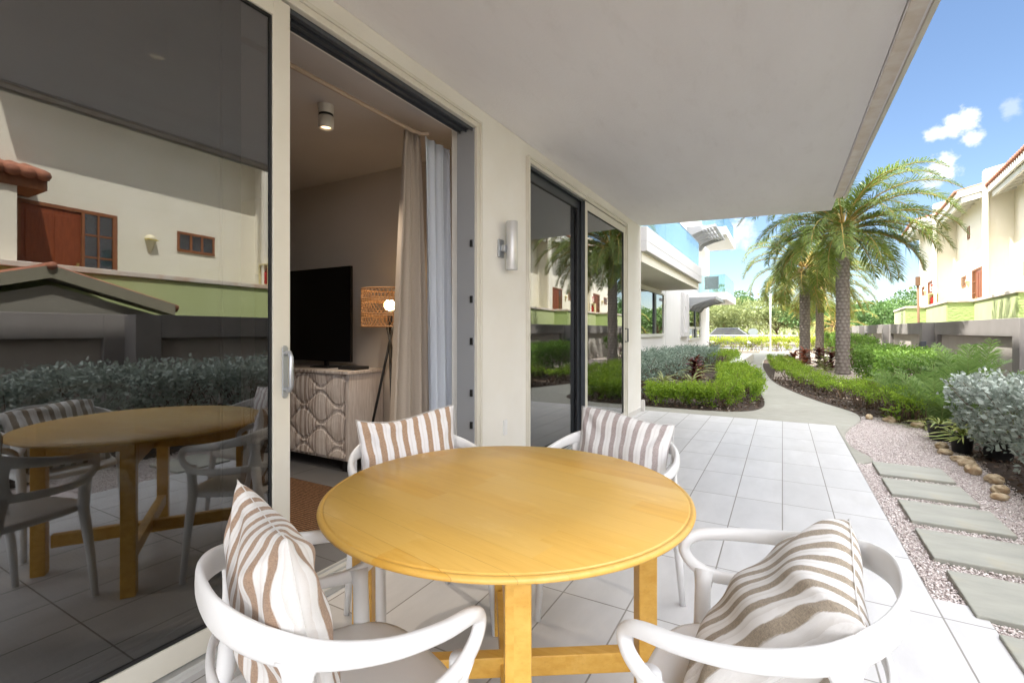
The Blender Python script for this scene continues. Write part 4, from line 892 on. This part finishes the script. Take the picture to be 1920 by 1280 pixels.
def hedge(name, line, width, height, n, mat, label, leaf=(.045, .022), z0=.12, topbias=.45, group=None, rough=.07, stems=True, cat='hedge', tuft=14):
    """clipped hedge along a polyline; leaves sit in a shell round a box-like section, thinner low down"""
    rs = RNG; line = np.array(line, float); seg = np.linalg.norm(np.diff(line, axis=0), axis=1); cum = np.r_[0, np.cumsum(seg)]
    s = rs.uniform(0, cum[-1], n); x = np.interp(s, cum, line[:, 0]); y = np.interp(s, cum, line[:, 1])
    i = np.clip(np.searchsorted(cum, s) - 1, 0, len(seg) - 1); d = unit(np.diff(line, axis=0))[i]; nx, ny = -d[:, 1], d[:, 0]
    wloc = np.broadcast_to(np.interp(s, cum, np.broadcast_to(width, (len(cum),)) if not np.isscalar(width) else np.full(len(cum), width)), (n,))
    hloc = np.interp(s, cum, np.full(len(cum), height) if np.isscalar(height) else height)
    # section: choose top or side
    u = rs.uniform(0, 1, n); top = u < topbias
    lump = .5 + .5 * np.sin(s * 5.1 + 1.3) * np.sin(s * 2.3 + x * 3) ; lump2 = np.sin(x * 9 + 1) * np.sin(y * 8.3 + 2) * .5 + .5
    hh = hloc * (1 - rough * 2.2 * lump * lump2 - rs.uniform(0, rough, n))
    off = np.where(top, rs.uniform(-.5, .5, n), np.where(rs.uniform(0, 1, n) < .5, -.5, .5) * (1 - rs.beta(1, 3, n) * .5))
    zfr = np.where(top, 1 - rs.beta(1, 5, n) * .3, 1 - rs.beta(1.1, 1.5, n) * 1.0)
    bulge = 1 - .22 * (zfr < .35) * (1 - zfr / .35) + .06 * (lump2 - .5)
    px = x + nx * off * wloc * bulge; py = y + ny * off * wloc * bulge; pz = z0 + (hh - z0) * zfr
    ends = (s < wloc * .3) | (s > cum[-1] - wloc * .3); e = np.where(s < cum[-1] / 2, s, cum[-1] - s) / np.maximum(wloc * .3, .01)
    shrink = np.where(ends, .78 + .22 * np.sqrt(np.clip(e, 0, 1)), 1.0); px = x + (px - x) * shrink; py = y + (py - y) * shrink
    keep = rs.uniform(0, 1, n) < np.where(top, 1, .35 + .65 * np.clip(zfr * 1.4, 0, 1))
    P = np.stack([px, py, pz], 1)[keep]
    D = unit(np.stack([nx * off * 1.6, ny * off * 1.6, np.where(top, .9, .45)], 1)[keep] + rs.normal(0, .35, (int(keep.sum()), 3)))
    if tuft > 1:      # every point becomes a twig tip that carries a spray of leaves
        c = P[::tuft]; cdir = D[::tuft]; m0 = len(c); q = rs.uniform(-1, .9, (m0, tuft))
        ln = leaf[0] * 1.7 * (1 + .5 * rs.uniform(-1, 1, (m0, 1)))
        P = (c[:, None] + cdir[:, None] * (q * ln)[..., None] + rs.normal(0, leaf[0] * .45, (m0, tuft, 3))).reshape(-1, 3); D = np.repeat(cdir, tuft, 0)
        tone = np.repeat(rs.normal(0, .14, m0), tuft) + .16 * q.ravel()
    else: tone = 0
    P[:, 2] = np.maximum(P[:, 2], .015)
    m = len(P); base = (line[0][0], line[0][1], 0)
    t = thing(name, label, cat, base, 0, group)
    V, F = leaves(P, D, leaf[0], leaf[1], .2, .85)
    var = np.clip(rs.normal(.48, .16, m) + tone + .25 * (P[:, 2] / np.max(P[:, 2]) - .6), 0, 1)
    npmesh('foliage', V, F, mat, t, base, var)
    if stems:
        b = MB(); k = max(6, int(cum[-1] * 9))
        for _ in range(k):
            q = rs.uniform(0, cum[-1]); cx_ = np.interp(q, cum, line[:, 0]); cy_ = np.interp(q, cum, line[:, 1]); wq = float(np.interp(q, cum, np.full(len(cum), width) if np.isscalar(width) else width))
            hq = float(np.interp(q, cum, np.full(len(cum), height) if np.isscalar(height) else height))
            a, c = rs.uniform(-.3, .3, 2) * wq
            for __ in range(3):
                e1, e2 = rs.uniform(-.42, .42, 2) * wq
                b.tube([(cx_ + a, cy_ + c, -.02), (cx_ + a + e1 * .4, cy_ + c + e2 * .4, hq * .45), (cx_ + a + e1, cy_ + c + e2, hq * .92)], [.007, .005, .002], 4, cap=False)
        b.build('stems', G_stem, t, base)
    return t

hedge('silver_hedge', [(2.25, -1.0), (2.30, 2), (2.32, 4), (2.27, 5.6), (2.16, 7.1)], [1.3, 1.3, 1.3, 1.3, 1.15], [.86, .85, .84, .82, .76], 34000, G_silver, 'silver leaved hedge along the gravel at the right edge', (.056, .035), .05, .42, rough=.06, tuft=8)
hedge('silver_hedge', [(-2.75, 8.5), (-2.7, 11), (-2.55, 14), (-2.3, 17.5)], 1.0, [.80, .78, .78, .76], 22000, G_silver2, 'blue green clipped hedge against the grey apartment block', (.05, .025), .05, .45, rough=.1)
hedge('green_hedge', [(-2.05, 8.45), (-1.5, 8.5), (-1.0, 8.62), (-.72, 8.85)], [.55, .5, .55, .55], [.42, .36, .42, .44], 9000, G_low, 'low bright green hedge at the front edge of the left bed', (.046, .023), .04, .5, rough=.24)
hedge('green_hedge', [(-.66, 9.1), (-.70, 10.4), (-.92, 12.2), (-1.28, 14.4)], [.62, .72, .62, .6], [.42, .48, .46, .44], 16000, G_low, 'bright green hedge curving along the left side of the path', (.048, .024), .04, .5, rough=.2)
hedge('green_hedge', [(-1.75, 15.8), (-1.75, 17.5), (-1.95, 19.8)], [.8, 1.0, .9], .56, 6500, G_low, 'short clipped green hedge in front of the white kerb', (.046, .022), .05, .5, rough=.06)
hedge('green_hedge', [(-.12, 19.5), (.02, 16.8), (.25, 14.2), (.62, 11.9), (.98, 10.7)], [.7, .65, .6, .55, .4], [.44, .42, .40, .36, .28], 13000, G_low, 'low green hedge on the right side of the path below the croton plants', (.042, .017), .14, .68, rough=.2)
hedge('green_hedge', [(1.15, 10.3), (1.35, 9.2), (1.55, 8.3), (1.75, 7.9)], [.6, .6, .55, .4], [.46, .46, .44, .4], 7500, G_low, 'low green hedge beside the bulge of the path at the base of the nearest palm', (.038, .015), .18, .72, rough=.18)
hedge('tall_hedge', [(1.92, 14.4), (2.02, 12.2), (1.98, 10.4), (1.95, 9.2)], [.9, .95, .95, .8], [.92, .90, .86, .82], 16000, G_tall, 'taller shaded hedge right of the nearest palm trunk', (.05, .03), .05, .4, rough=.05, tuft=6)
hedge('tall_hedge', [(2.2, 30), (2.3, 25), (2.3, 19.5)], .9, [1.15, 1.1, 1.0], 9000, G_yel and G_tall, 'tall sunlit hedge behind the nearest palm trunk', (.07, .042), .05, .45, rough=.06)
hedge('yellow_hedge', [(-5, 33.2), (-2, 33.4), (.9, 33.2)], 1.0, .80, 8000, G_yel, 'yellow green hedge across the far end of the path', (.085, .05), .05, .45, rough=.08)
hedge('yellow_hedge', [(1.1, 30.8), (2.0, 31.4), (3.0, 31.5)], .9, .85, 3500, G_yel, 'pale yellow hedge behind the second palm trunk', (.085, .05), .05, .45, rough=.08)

def rosette(name, loc, n, length, width, mat, label, cat, group=None, up=.9, droop=.5, stemh=.0, seg=4, spread=1.0):
    t = thing(name, label, cat, loc, 0, group); V = []; F = []; var = []
    for k in range(n):
        a = RNG.uniform(0, 6.283); l = length * RNG.uniform(.65, 1.15); e = RNG.uniform(.25, 1.25) * up; wv = width * RNG.uniform(.8, 1.2); hz = RNG.uniform(0, 1) * stemh
        d = np.array([math.cos(a), math.sin(a), 0]); s = np.array([-math.sin(a), math.cos(a), 0]); o = len(V)
        tw = RNG.uniform(-.5, .5)
        for j in range(seg + 1):
            q = j / seg; r = l * (q * math.cos(e) + droop * .3 * q * q) * spread; z = hz + l * (q * math.sin(e) - droop * q * q * .75)
            ww = wv * (math.sin(math.pi * min(1, .15 + q * .85)) ** .7) * .5
            c = d * r + np.array([0, 0, max(z, .01)]); sd = s * math.cos(tw) + np.array([0, 0, math.sin(tw)])
            V += [c - sd * ww, c + sd * ww]
        for j in range(seg): F.append((o + 2 * j, o + 2 * j + 1, o + 2 * j + 3, o + 2 * j + 2)); var.append(min(1, max(0, RNG.normal(.5, .25))))
    npmesh('foliage', V, F, mat, t, (0, 0, 0), var, True)
    if stemh > .05:
        b = MB()
        for k in range(4): a = RNG.uniform(0, 6.28); b.tube([(0, 0, 0), (.04 * math.cos(a), .04 * math.sin(a), stemh)], .008, 5)
        b.build('stem', G_stem, t)
    return t
crot = [((-1.75, 11.6), .20, .55, G_crot, 'dark red croton plant among the light shoots at the front of the left bed'), ((-1.95, 13.3), .20, .55, G_crot, 'dark red croton plant in the middle of the left bed'), ((-2.15, 15.6), .2, .5, G_crot, 'dark purple croton beside the blue green hedge'), ((-2.2, 18.8), .28, .7, G_crot, 'largest dark red croton at the far end of the blue green hedge'),
        ((.32, 17.6), .26, .55, G_crot2, 'orange croton left of the second palm trunk'), ((.62, 18.6), .26, .6, G_crot2, 'copper red croton in front of the second palm trunk'), ((1.05, 18.6), .26, .62, G_crot, 'dark maroon croton between the second and nearest palm trunks'), ((1.32, 17.9), .26, .55, G_crot, 'dark maroon croton touching the nearest palm trunk')]
for (p, l_, h, m, lab) in crot: rosette('croton', (p[0], p[1], 0), 90, l_ * 1.25, .06, m, lab, 'croton plant', 'red leaved croton plants', .8, .4, h)
rosette('variegated_plant', (1.1, 16.9, 0), 70, .26, .05, G_pale, 'pale cream leaved plant between the maroon crotons', 'plant', None, .8, .5, .45)
for (p, s_, lab) in (((-2.0, 9.5), .45, 'light feathery shoots nearest the patio in the left bed'), ((-1.55, 9.9), .5, 'light feathery shoots in front of the dark red croton'), ((-1.8, 12.4), .5, 'light green shoots between the two dark red crotons')):
    rosette('palm_seedling', (p[0], p[1], .05), 46, s_, .028, G_pale, lab, 'palm seedling', 'light palm shoots in the left bed', 1.05, .6, .25)

def frond_mesh(base, az, el, length, npair, leaf, width, sag, V, F, var, vari=.5, wind=(0, 0), vshape=.5, tipdroop=.9, seg=2):
    """feather leaf: rachis arc with paired leaflets; appends to V,F,var and returns rachis points"""
    pts = []; p = np.array(base, float); n = 16; e = el
    for j in range(n + 1):
        pts.append(p.copy()); d = np.array([math.cos(az) * math.cos(e), math.sin(az) * math.cos(e), math.sin(e)]); d[0] += wind[0] * (j / n); d[1] += wind[1] * (j / n); d /= np.linalg.norm(d)
        p = p + d * length / n; e -= sag / n * (.5 + 1.2 * j / n)
    pts = np.array(pts); tt = np.linspace(.14, .995, npair)
    P = np.stack([np.interp(tt * n, np.arange(n + 1), pts[:, k]) for k in range(3)], 1); T = unit(np.gradient(P, axis=0)); side = unit(np.cross(T, np.array([0, 0, 1.]))); upv = np.cross(side, T)
    ll = leaf * (np.sin(np.pi * np.clip(tt * .86 + .10, 0, 1)) ** .6) * RNG.uniform(.85, 1.1, npair)
    for sg in (-1, 1):
        d = unit(side * sg * .85 + T * .75 + upv * vshape * RNG.uniform(.3, 1.0, (npair, 1)) + RNG.normal(0, .15, (npair, 3)))
        q = np.cross(d, upv); q = unit(q)
        mid = P + d * ll[:, None] * .5; tip = P + d * ll[:, None] * .92 + np.array([wind[0] * .3, wind[1] * .3, -tipdroop])[None] * ll[:, None] * .38
        w2 = width * .5
        o = len(V)
        st = np.stack([P - q * w2 * .5, P + q * w2 * .5, mid - q * w2, mid + q * w2, tip], 1)
        for k in range(npair):
            b = o + 5 * k; F.append((b, b + 1, b + 3, b + 2)); F.append((b + 2, b + 3, b + 4, b + 4)); vv = min(1, max(0, RNG.normal(vari, .16))); var += [vv, vv]
        V.extend(st.reshape(-1, 3).tolist())
    return pts
def tri_fix(F): return [f if f[2] != f[3] else f[:3] for f in F]
def polymesh(name, V, F, mat, parent, o, var):
    me = bpy.data.meshes.new(name); me.from_pydata([(v[0] - o[0], v[1] - o[1], v[2] - o[2]) for v in V], [], tri_fix(F)); me.update()
    at = me.attributes.new('var', 'FLOAT', 'FACE'); at.data.foreach_set('value', np.asarray(var, np.float32)); me.materials.append(mat)
    ob = bpy.data.objects.new(name, me); COL.objects.link(ob); ob.parent = parent; return ob

def trunkmat():
    a = Nt('palm_bark'); o = a.obj(); at = a.n('ShaderNodeAttribute', attribute_name='var')
    c = a.mix(at.outputs['Fac'], (.11, .092, .08), (.42, .375, .335)); n = a.noise(a.mapv(o, (1, 1, 5)), 26, 5)
    c = a.mix(a.rng(n, .35, .7, 0, .6), c, (.20, .17, .15))
    return a.fin(a.pbsdf(c, .92, 0, .2, a.bump(n, .7, .02)))
m_bark = trunkmat()
def palm(loc, h, r, nfr, flen, label, wind=(.25, 0), seed=1, dens=54, vari=.5, leanx=0., low=-.6, lw=.03):
    global RNG
    RNG = np.random.default_rng(seed); rs = random.Random(seed)
    t = thing('palm_tree', label, 'palm tree', loc, 0, 'date palms beside the path'); o = loc
    na, dz = 60, .014; nz_ = int((h - .0) / dz); V = []; var = []
    rows = .105; per = 9
    for j in range(nz_ + 1):
        z = j * dz; row = z / rows
        for k in range(na):
            a = 2 * math.pi * k / na; i0 = math.floor(row); fz = row - i0; ph = (a / (2 * math.pi) * per + (.5 if i0 % 2 else 0) + .13 * math.sin(i0 * 1.7)) % 1
            # diamond scale: lifted lower lip that tapers up
            cu = abs(ph - .5) * 2; lip = max(0, 1 - cu ** 2.2) * (max(0, 1 - fz * .85) ** .8) * min(1, fz / .12)
            flare = .10 * math.exp(-z / .18) + .06 * max(0, (z - h + .8)) / .8
            top = max(0., min(1., (z - (h - .75)) / .5))
            rr = r * (1.02 - .10 * (z / h)) + flare * r * 2 + lip * (.030 - .012 * top) + .006 * math.sin(7 * a + 9 * z)
            V.append((rr * math.cos(a) + leanx * (z / h) ** 2, rr * math.sin(a), z)); var.append(.12 + .75 * lip)
    idx = np.arange((nz_ + 1) * na).reshape(nz_ + 1, na); F = np.stack([idx[:-1], np.roll(idx[:-1], -1, 1), np.roll(idx[1:], -1, 1), idx[1:]], -1).reshape(-1, 4)
    vf = np.array(var)[F].mean(1); npmesh('trunk', V, F, m_bark, t, (0, 0, 0), vf, True)
    Vl, Fl, vl = [], [], []; rach = MB(); stub = MB()
    top = np.array([leanx, 0, h - .05]); ga = 2.399
    for k in range(nfr):
        q = k / (nfr - 1); az = k * ga + rs.uniform(-.2, .2); el = 1.25 + (low - 1.25) * q ** .9 + rs.uniform(-.12, .12)
        ln = flen * (.80 + .25 * math.sin(math.pi * min(1, .25 + q))) * rs.uniform(.9, 1.08)
        b0 = top + np.array([math.cos(az) * r * .55, math.sin(az) * r * .55, .32 * (1 - q)])
        pts = frond_mesh(b0, az, el, ln, dens, .50 * flen / 2.6, lw, 1.4 + .6 * (1 - q), Vl, Fl, vl, vari + .25 * (q - .5), wind, .45, .75)
        rach.tube([tuple(p) for p in pts[::2]], [.026 * (1 - .9 * i / 8) + .003 for i in range(len(pts[::2]))], 5, cap=False)
    polymesh('crown', Vl, Fl, G_palm, t, (0, 0, 0), vl)
    rach.build('frond_stalks', M('palm_stalk', (.42, .27, .07), .6, (.30, .22, .06), 6), t)
    for k in range(46):
        a = k * 2.399; z = h - .62 + .62 * k / 46; d = Vector((math.cos(a), math.sin(a), 0)); l = rs.uniform(.12, .22)
        stub.tube([Vector((leanx, 0, z)) + d * r * .85, Vector((leanx, 0, z + l * .6)) + d * (r * 1.05 + .05), Vector((leanx, 0, z + l)) + d * (r + .10)], [.05, .035, .012], 5)
    stub.build('leaf_stubs', M('palm_fibre', (.13, .085, .05), .95, (.24, .17, .10), 18, bump=.6, bs=40), t)
    return t
palm((1.54, 17.0, 0), 4.12, .162, 54, 2.85, 'nearest palm tree with tall scaly grey trunk and wide windswept crown', (.13, 0), 3, 108, .5, 0, -.22, .021)
palm((.75, 21.6, 0), 3.55, .165, 46, 2.5, 'second palm tree, with brown trunk, left of the nearest palm', (.25, 0), 5, 80, .66, 0, -.5, .022)
palm((1.49, 26.1, 0), 3.3, .15, 42, 2.6, 'third and farthest palm trunk of the group, thin, between the other two palms', (.25, 0), 8, 76, .76, 0, -.5, .022)
palm((2.6, 33, 0), 1.5, .13, 20, 2.3, 'low yellowish palm at the far end behind the thin palm trunk', (.15, 0), 11, 40, .8)
RNG = np.random.default_rng(77)

def areca(loc, nst, h, label, name='areca_palm', length=.75, leaf=.26, wid=.016, dens=22):
    t = thing(name, label, 'palm plant', loc, 0, 'feathery palm plants beside the grey wall'); V, F, var = [], [], []; b = MB()
    for k in range(nst):
        a = RNG.uniform(0, 6.28); r = RNG.uniform(0, .16); base = np.array([r * math.cos(a), r * math.sin(a), RNG.uniform(.05, .45) * h])
        az = a + RNG.uniform(-.7, .7); pts = frond_mesh(base, az, RNG.uniform(.85, 1.5), length * RNG.uniform(.7, 1.15), dens, leaf, wid, RNG.uniform(.45, 1.1), V, F, var, .5, (0, 0), .7, .5)
        b.tube([(r * .5 * math.cos(a), r * .5 * math.sin(a), 0)] + [tuple(p) for p in pts[::4]], [.008, .006, .004, .003, .002, .0015][:1 + len(pts[::4])], 4, cap=False)
    polymesh('fronds', V, F, G_areca, t, (0, 0, 0), var); b.build('stems', M('green_stem', (.16, .20, .05), .6), t); return t
areca((2.25, 8.8, 0), 18, .7, 'largest feathery palm plant in front of the wide grey wall panel', length=.95, leaf=.30, dens=26)
areca((1.98, 9.0, 0), 18, .5, 'feathery palm plant left of the largest one, by the end of the tall hedge', length=.75)
areca((1.75, 8.1, 0), 26, .25, 'low feathery palm plant behind the potted lily', length=.62, leaf=.22)
areca((1.62, 8.8, 0), 24, .3, 'low feathery palm plant behind the rocks', length=.62, leaf=.22)
areca((2.35, 8.2, 0), 12, .35, 'feathery palm plant behind the silver hedge', length=.85, leaf=.28)

m_pot = M('black_nursery_pot', (.012, .012, .013), .5)
def pot(loc, r, h, label, lab2=None, n=40, l=.42):
    t = thing('plant_pot', label, 'plant pot', loc, 0, 'black nursery pots by the silver hedge')
    b = MB(); b.lathe([(r * .80, 0), (r * .82, .01), (r * .97, h - .03), (r * 1.06, h - .03), (r * 1.06, h), (r * .98, h), (r * .94, h - .04), (.005, h - .05)], (0, 0, 0), 26); b.build('container', m_pot, t)
    b = MB(); b.lathe([(.001, h - .034), (r * .93, h - .036)], (0, 0, 0), 26, cap=False); b.build('soil', m_mulch, t)
    if lab2:
        p = rosette('striped_lily', (loc[0], loc[1], loc[2] + h - .035), n, l, .022, G_lily, lab2, 'lily plant', None, 1.05, .95, 0, 6)
pot((1.62, 6.62, -.01), .095, .19, 'front black pot holding the striped lily', 'yellow striped lily arching out of the front black pot', 42, .44)
pot((1.58, 7.25, -.01), .11, .2, 'black pot standing left behind the striped lily', 'pale green lily leaves in the left rear black pot', 26, .30)
pot((1.84, 6.42, -.01), .125, .23, 'wide black pot half under the silver hedge', None)
rosette('spider_plant', (1.6, 8.05, 0), 30, .30, .02, G_pale, 'pale arching spider plant behind the rocks, left of the pots', 'plant', None, .9, .9, 0, 5)
rosette('seedling', (1.32, 8.35, 0), 18, .18, .06, G_low, 'small bright green seedling in the mulch beside the rocks', 'plant', None, .8, .4, .14)

# border rocks
def rock(loc, s, label, seed, sq=.62):
    rs = np.random.default_rng(seed); nu, nv = 30, 18; V = []; ph = rs.uniform(0, 6.28, 9)
    for j in range(nv + 1):
        th = math.pi * j / nv
        for i in range(nu):
            a = 2 * math.pi * i / nu; d = np.array([math.sin(th) * math.cos(a), math.sin(th) * math.sin(a), math.cos(th)])
            k = 1 + .26 * math.sin(4.6 * d[0] + ph[0]) * math.sin(4.2 * d[1] + ph[1]) + .16 * math.sin(5 * d[0] + ph[2] + 4 * d[2]) + .10 * math.sin(11 * d[1] + ph[3]) * math.sin(9 * d[2] + ph[4]) + .06 * math.sin(17 * d[0] + ph[5]) * math.sin(15 * d[1] + ph[6])
            k = min(k, 1.08 + .05 * math.sin(ph[7] + 3 * a))
            V.append(d * k * np.array([s, s * rs_k[0], s * sq]))
    idx = np.arange((nv + 1) * nu).reshape(nv + 1, nu); F = np.stack([idx[:-1], idx[1:], np.roll(idx[1:], -1, 1), np.roll(idx[:-1], -1, 1)], -1).reshape(-1, 4)
    o = npmesh('border_rock', V, F, m_rock, smooth=True); o.location = (loc[0], loc[1], s * sq * .45); o.rotation_euler = (0, 0, rs.uniform(0, 6.28)); tag(o, label, 'rock', 'tan rocks edging the planting bed'); return o
rl = [((1.47, 6.78), .10, 'rusty tan border rock right beside the wide black pot'), ((1.46, 6.45), .11, 'pale flat border rock second from the pots in the row'), ((1.46, 6.17), .10, 'round tan border rock third from the pots'), ((1.47, 5.92), .11, 'tan border rock fourth from the pots'), ((1.47, 5.66), .10, 'tan border rock fifth from the pots'), ((1.50, 5.42), .115, 'whitish border rock in the middle of the row'), ((1.49, 5.15), .11, 'tan border rock just below the whitish one'),
      ((1.47, 4.92), .12, 'large tan border rock before the gap in the row'), ((1.47, 4.58), .12, 'flat tan border rock after the gap in the row'), ((1.46, 4.28), .13, 'nearest border rock at the right edge of the photo'), ((1.33, 8.32), .15, 'large tan rock left of the pots at the mulch edge'), ((1.56, 8.0), .15, 'large brown rock touching the left rear pot'), ((1.08, 8.42), .10, 'small pale rock at the tip of the gravel by the path'), ((1.75, 8.15), .14, 'reddish rock behind the left rear pot'), ((1.47, 3.95), .12, 'border rock just outside the right edge of the photo')]
for i, (p, s_, l) in enumerate(rl):
    rs_k = [RNG.uniform(.6, 1.2)]; rock((p[0] + RNG.normal(0, .03), p[1] + RNG.normal(0, .03)), s_ * (.78 if p[1] > 5 else .62) * RNG.uniform(.65, 1.0), l, 100 + i, RNG.uniform(.42, .75))

# white kerb with seat-like slope
b = MB(); b.prism([(-1.42, 15.6), (-1.14, 15.6), (-1.05, 22.5), (-1.6, 22.5)], 'z', -.02, .30); o = b.build('white_kerb', M('white_masonry', (.70, .69, .66), .8, bump=.2), None, (-1.3, 19, 0), bevel=.02); o.location = (-1.3, 19, 0); tag(o, 'low white masonry kerb beside the far part of the path', 'kerb')

# ------------------------------------------------------------------ far end: fence, pole, sign, cars, trees
fe = thing('railing_fence', 'long low metal railing fence across the far end of the garden', 'fence', (0, 35, 0)); fo = (0, 35, 0)
b = MB(); b.box(-14, 10, 34.98, 35.02, .93, .975); b.box(-14, 10, 34.98, 35.02, .1, .13); b.build('rail', m_white, fe, fo)
b = MB()
for k in range(13): x = -14 + 2 * k; b.box(x - .02, x + .02, 34.98, 35.02, 0, .93)
b.build('posts', m_white, fe, fo)
b = MB()
for k in range(220): x = -13.9 + k * .109; b.box(x - .006, x + .006, 34.994, 35.006, .13, .93)
o = b.build('pickets', M('grey_mesh', (.35, .36, .36), .6), fe, fo); o['kind'] = 'stuff'
b = MB(); b.tube([(-.62, 32.6, 0), (-.62, 32.6, 4.2)], [.05, .035], 8); o = b.build('lamp_post', m_white, None, (-.62, 32.6, 0)); o.location = (-.62, 32.6, 0); tag(o, 'slim white post standing in the yellow hedge', 'post')
sg = thing('road_sign', 'round grey back of a traffic sign behind the far fence', 'road sign', (-1.7, 35.8, 0)); b = MB(); b.tube([(0, 0, 0), (0, 0, 1.15)], .03, 6); b.build('post', m_alu2, sg)
b = MB(); b.prism([(.30 * math.cos(a), 1.18 + .24 * math.sin(a)) for a in np.linspace(0, 6.283, 21)[:-1]], 'y', -.035, -.02); b.build('disc', M('sign_back', (.25, .29, .30), .5), sg)
def car(loc, rz, col, label):
    t = thing('parked_car', label, 'car', loc, rz, 'cars parked on the far road'); m = M('paint_' + label.split()[0], col, .25)
    b = MB(); b.prism([(-2.1, .28), (-2.15, .62), (-1.95, .86), (-1.0, .93), (1.15, .95), (1.95, .82), (2.1, .6), (2.1, .28)], 'y', -.85, .85); b.build('body', m, t, bevel=.06)
    b = MB(); b.prism([(-1.55, .93), (-1.05, 1.42), (.55, 1.45), (1.25, .95)], 'y', -.74, .74); b.build('cabin', m_glass2, t, bevel=.04)
    b = MB(); b.prism([(-1.02, 1.42), (-.98, 1.47), (.5, 1.49), (.55, 1.45)], 'y', -.70, .70); b.build('roof', m, t)
    for x in (-1.3, 1.3):
        for y in (-.78, .78):
            b = MB(); b.tube([(x, y - .1, .32), (x, y + .1, .32)], .32, 16); w_ = b.build('wheel', m_black, t)
            b = MB(); b.tube([(x, y - .11, .32), (x, y + .11, .32)], .18, 12); b.build('rim', m_chrome, w_)
    return t
car((-6.9, 38.4, 0), R(4), (.03, .032, .035), 'dark car parked beyond the fence beside the apartment block')
car((-3.4, 40.5, 0), R(-3), (.16, .17, .18), 'grey car parked beyond the fence left of the white post')

def tree(loc, h, spread, n, mat, label, leaf=.22, flat=.55, seed=1, group='trees beyond the far road', clumps=26, trunk_h=.35):
    rs = np.random.default_rng(seed); t = thing('broadleaf_tree', label, 'tree', loc, 0, group)
    C = []; 
    for k in range(clumps):
        a = rs.uniform(0, 6.28); r = spread * math.sqrt(rs.uniform(0, 1)); z = h * (trunk_h + (1 - trunk_h) * rs.beta(2, 1.4) * (1 - .35 * (r / spread) ** 2)); C.append((r * math.cos(a), r * math.sin(a), z, spread * rs.uniform(.16, .36)))
    C = np.array(C); pick = rs.integers(0, clumps, n); d = unit(rs.normal(0, 1, (n, 3))); rad = C[pick, 3] * rs.uniform(.45, 1.05, n) ** .6
    P = C[pick, :3] + d * rad[:, None] * np.array([1, 1, flat]); P[:, 2] = np.maximum(P[:, 2], .1)
    global RNG
    keep = RNG; RNG = rs; V, F = leaves(P, d + np.array([0, 0, .3]), leaf, leaf * .5, .2, .7); RNG = keep
    cv = rs.uniform(.2, .8, clumps)[pick]; npmesh('crown', V, F, mat, t, (0, 0, 0), np.clip(cv + rs.normal(0, .15, n), 0, 1))
    b = MB(); b.tube([(0, 0, -.05), (.05, 0, h * .2), (0, .05, h * .45)], [h * .03, h * .024, h * .016], 8)
    for k in range(min(10, clumps)): b.tube([(0, 0, h * .28), (C[k, 0] * .5, C[k, 1] * .5, h * .35 + C[k, 2] * .3), (C[k, 0], C[k, 1], C[k, 2])], [h * .014, h * .009, h * .003], 5, cap=False)
    b.build('trunk', G_stem, t); return t
TR = [((-13.5, 50, 0), 4.2, 4.6, 7000, G_far, 'sprawling dry green scrub tree nearest the balcony block'), ((-8.2, 48, 0), 3.9, 4.2, 7000, G_far, 'low grey green scrub tree behind the parked cars'), ((-4.6, 52, 0), 4.4, 4.6, 8000, G_far, 'broad scrub tree directly left of the white post'), ((-5.6, 60, 0), 6.2, 3.0, 7000, G_far2, 'tall leafy green tree rising above the scrub'), ((-.5, 50, 0), 4.2, 4.2, 8000, G_far, 'grey green scrub tree behind the white post'),
      ((3.0, 47, 0), 3.8, 3.4, 6000, G_far2, 'green tree between the palm trunks'), ((-10.4, 62, 0), 4.3, 1.9, 3500, G_far2, 'small leafy tree top just right of the balconies'), ((6.5, 56, 0), 3.7, 4.8, 8000, G_far2, 'flat topped acacia tree beyond the end of the grey wall'), ((11, 52, 0), 4.6, 4.6, 8000, G_far2, 'taller flat acacia tree behind the end of the townhouses'), ((-18, 54, 0), 5, 5, 5000, G_far, 'scrub tree hidden beside the balcony block'), ((6.0, 44, 0), 3.2, 3.0, 5000, G_far2, 'low bushy tree behind the far end of the wall')]
for i, (p, h, s_, n, m, l) in enumerate(TR): tree(p, h, s_, n, m, l, .24, .5, 40 + i)
b = MB(); V = []
P = np.stack([RNG.uniform(-60, 60, 16000), RNG.uniform(63, 80, 16000), np.abs(RNG.normal(0, 1.6, 16000)) + .05], 1)
V, F = leaves(P, RNG.normal(0, 1, (16000, 3)), .55, .3, .2, .5); o = npmesh('far_scrub', V, F, G_far, var=RNG.uniform(0, 1, 16000)); o['kind'] = 'stuff'
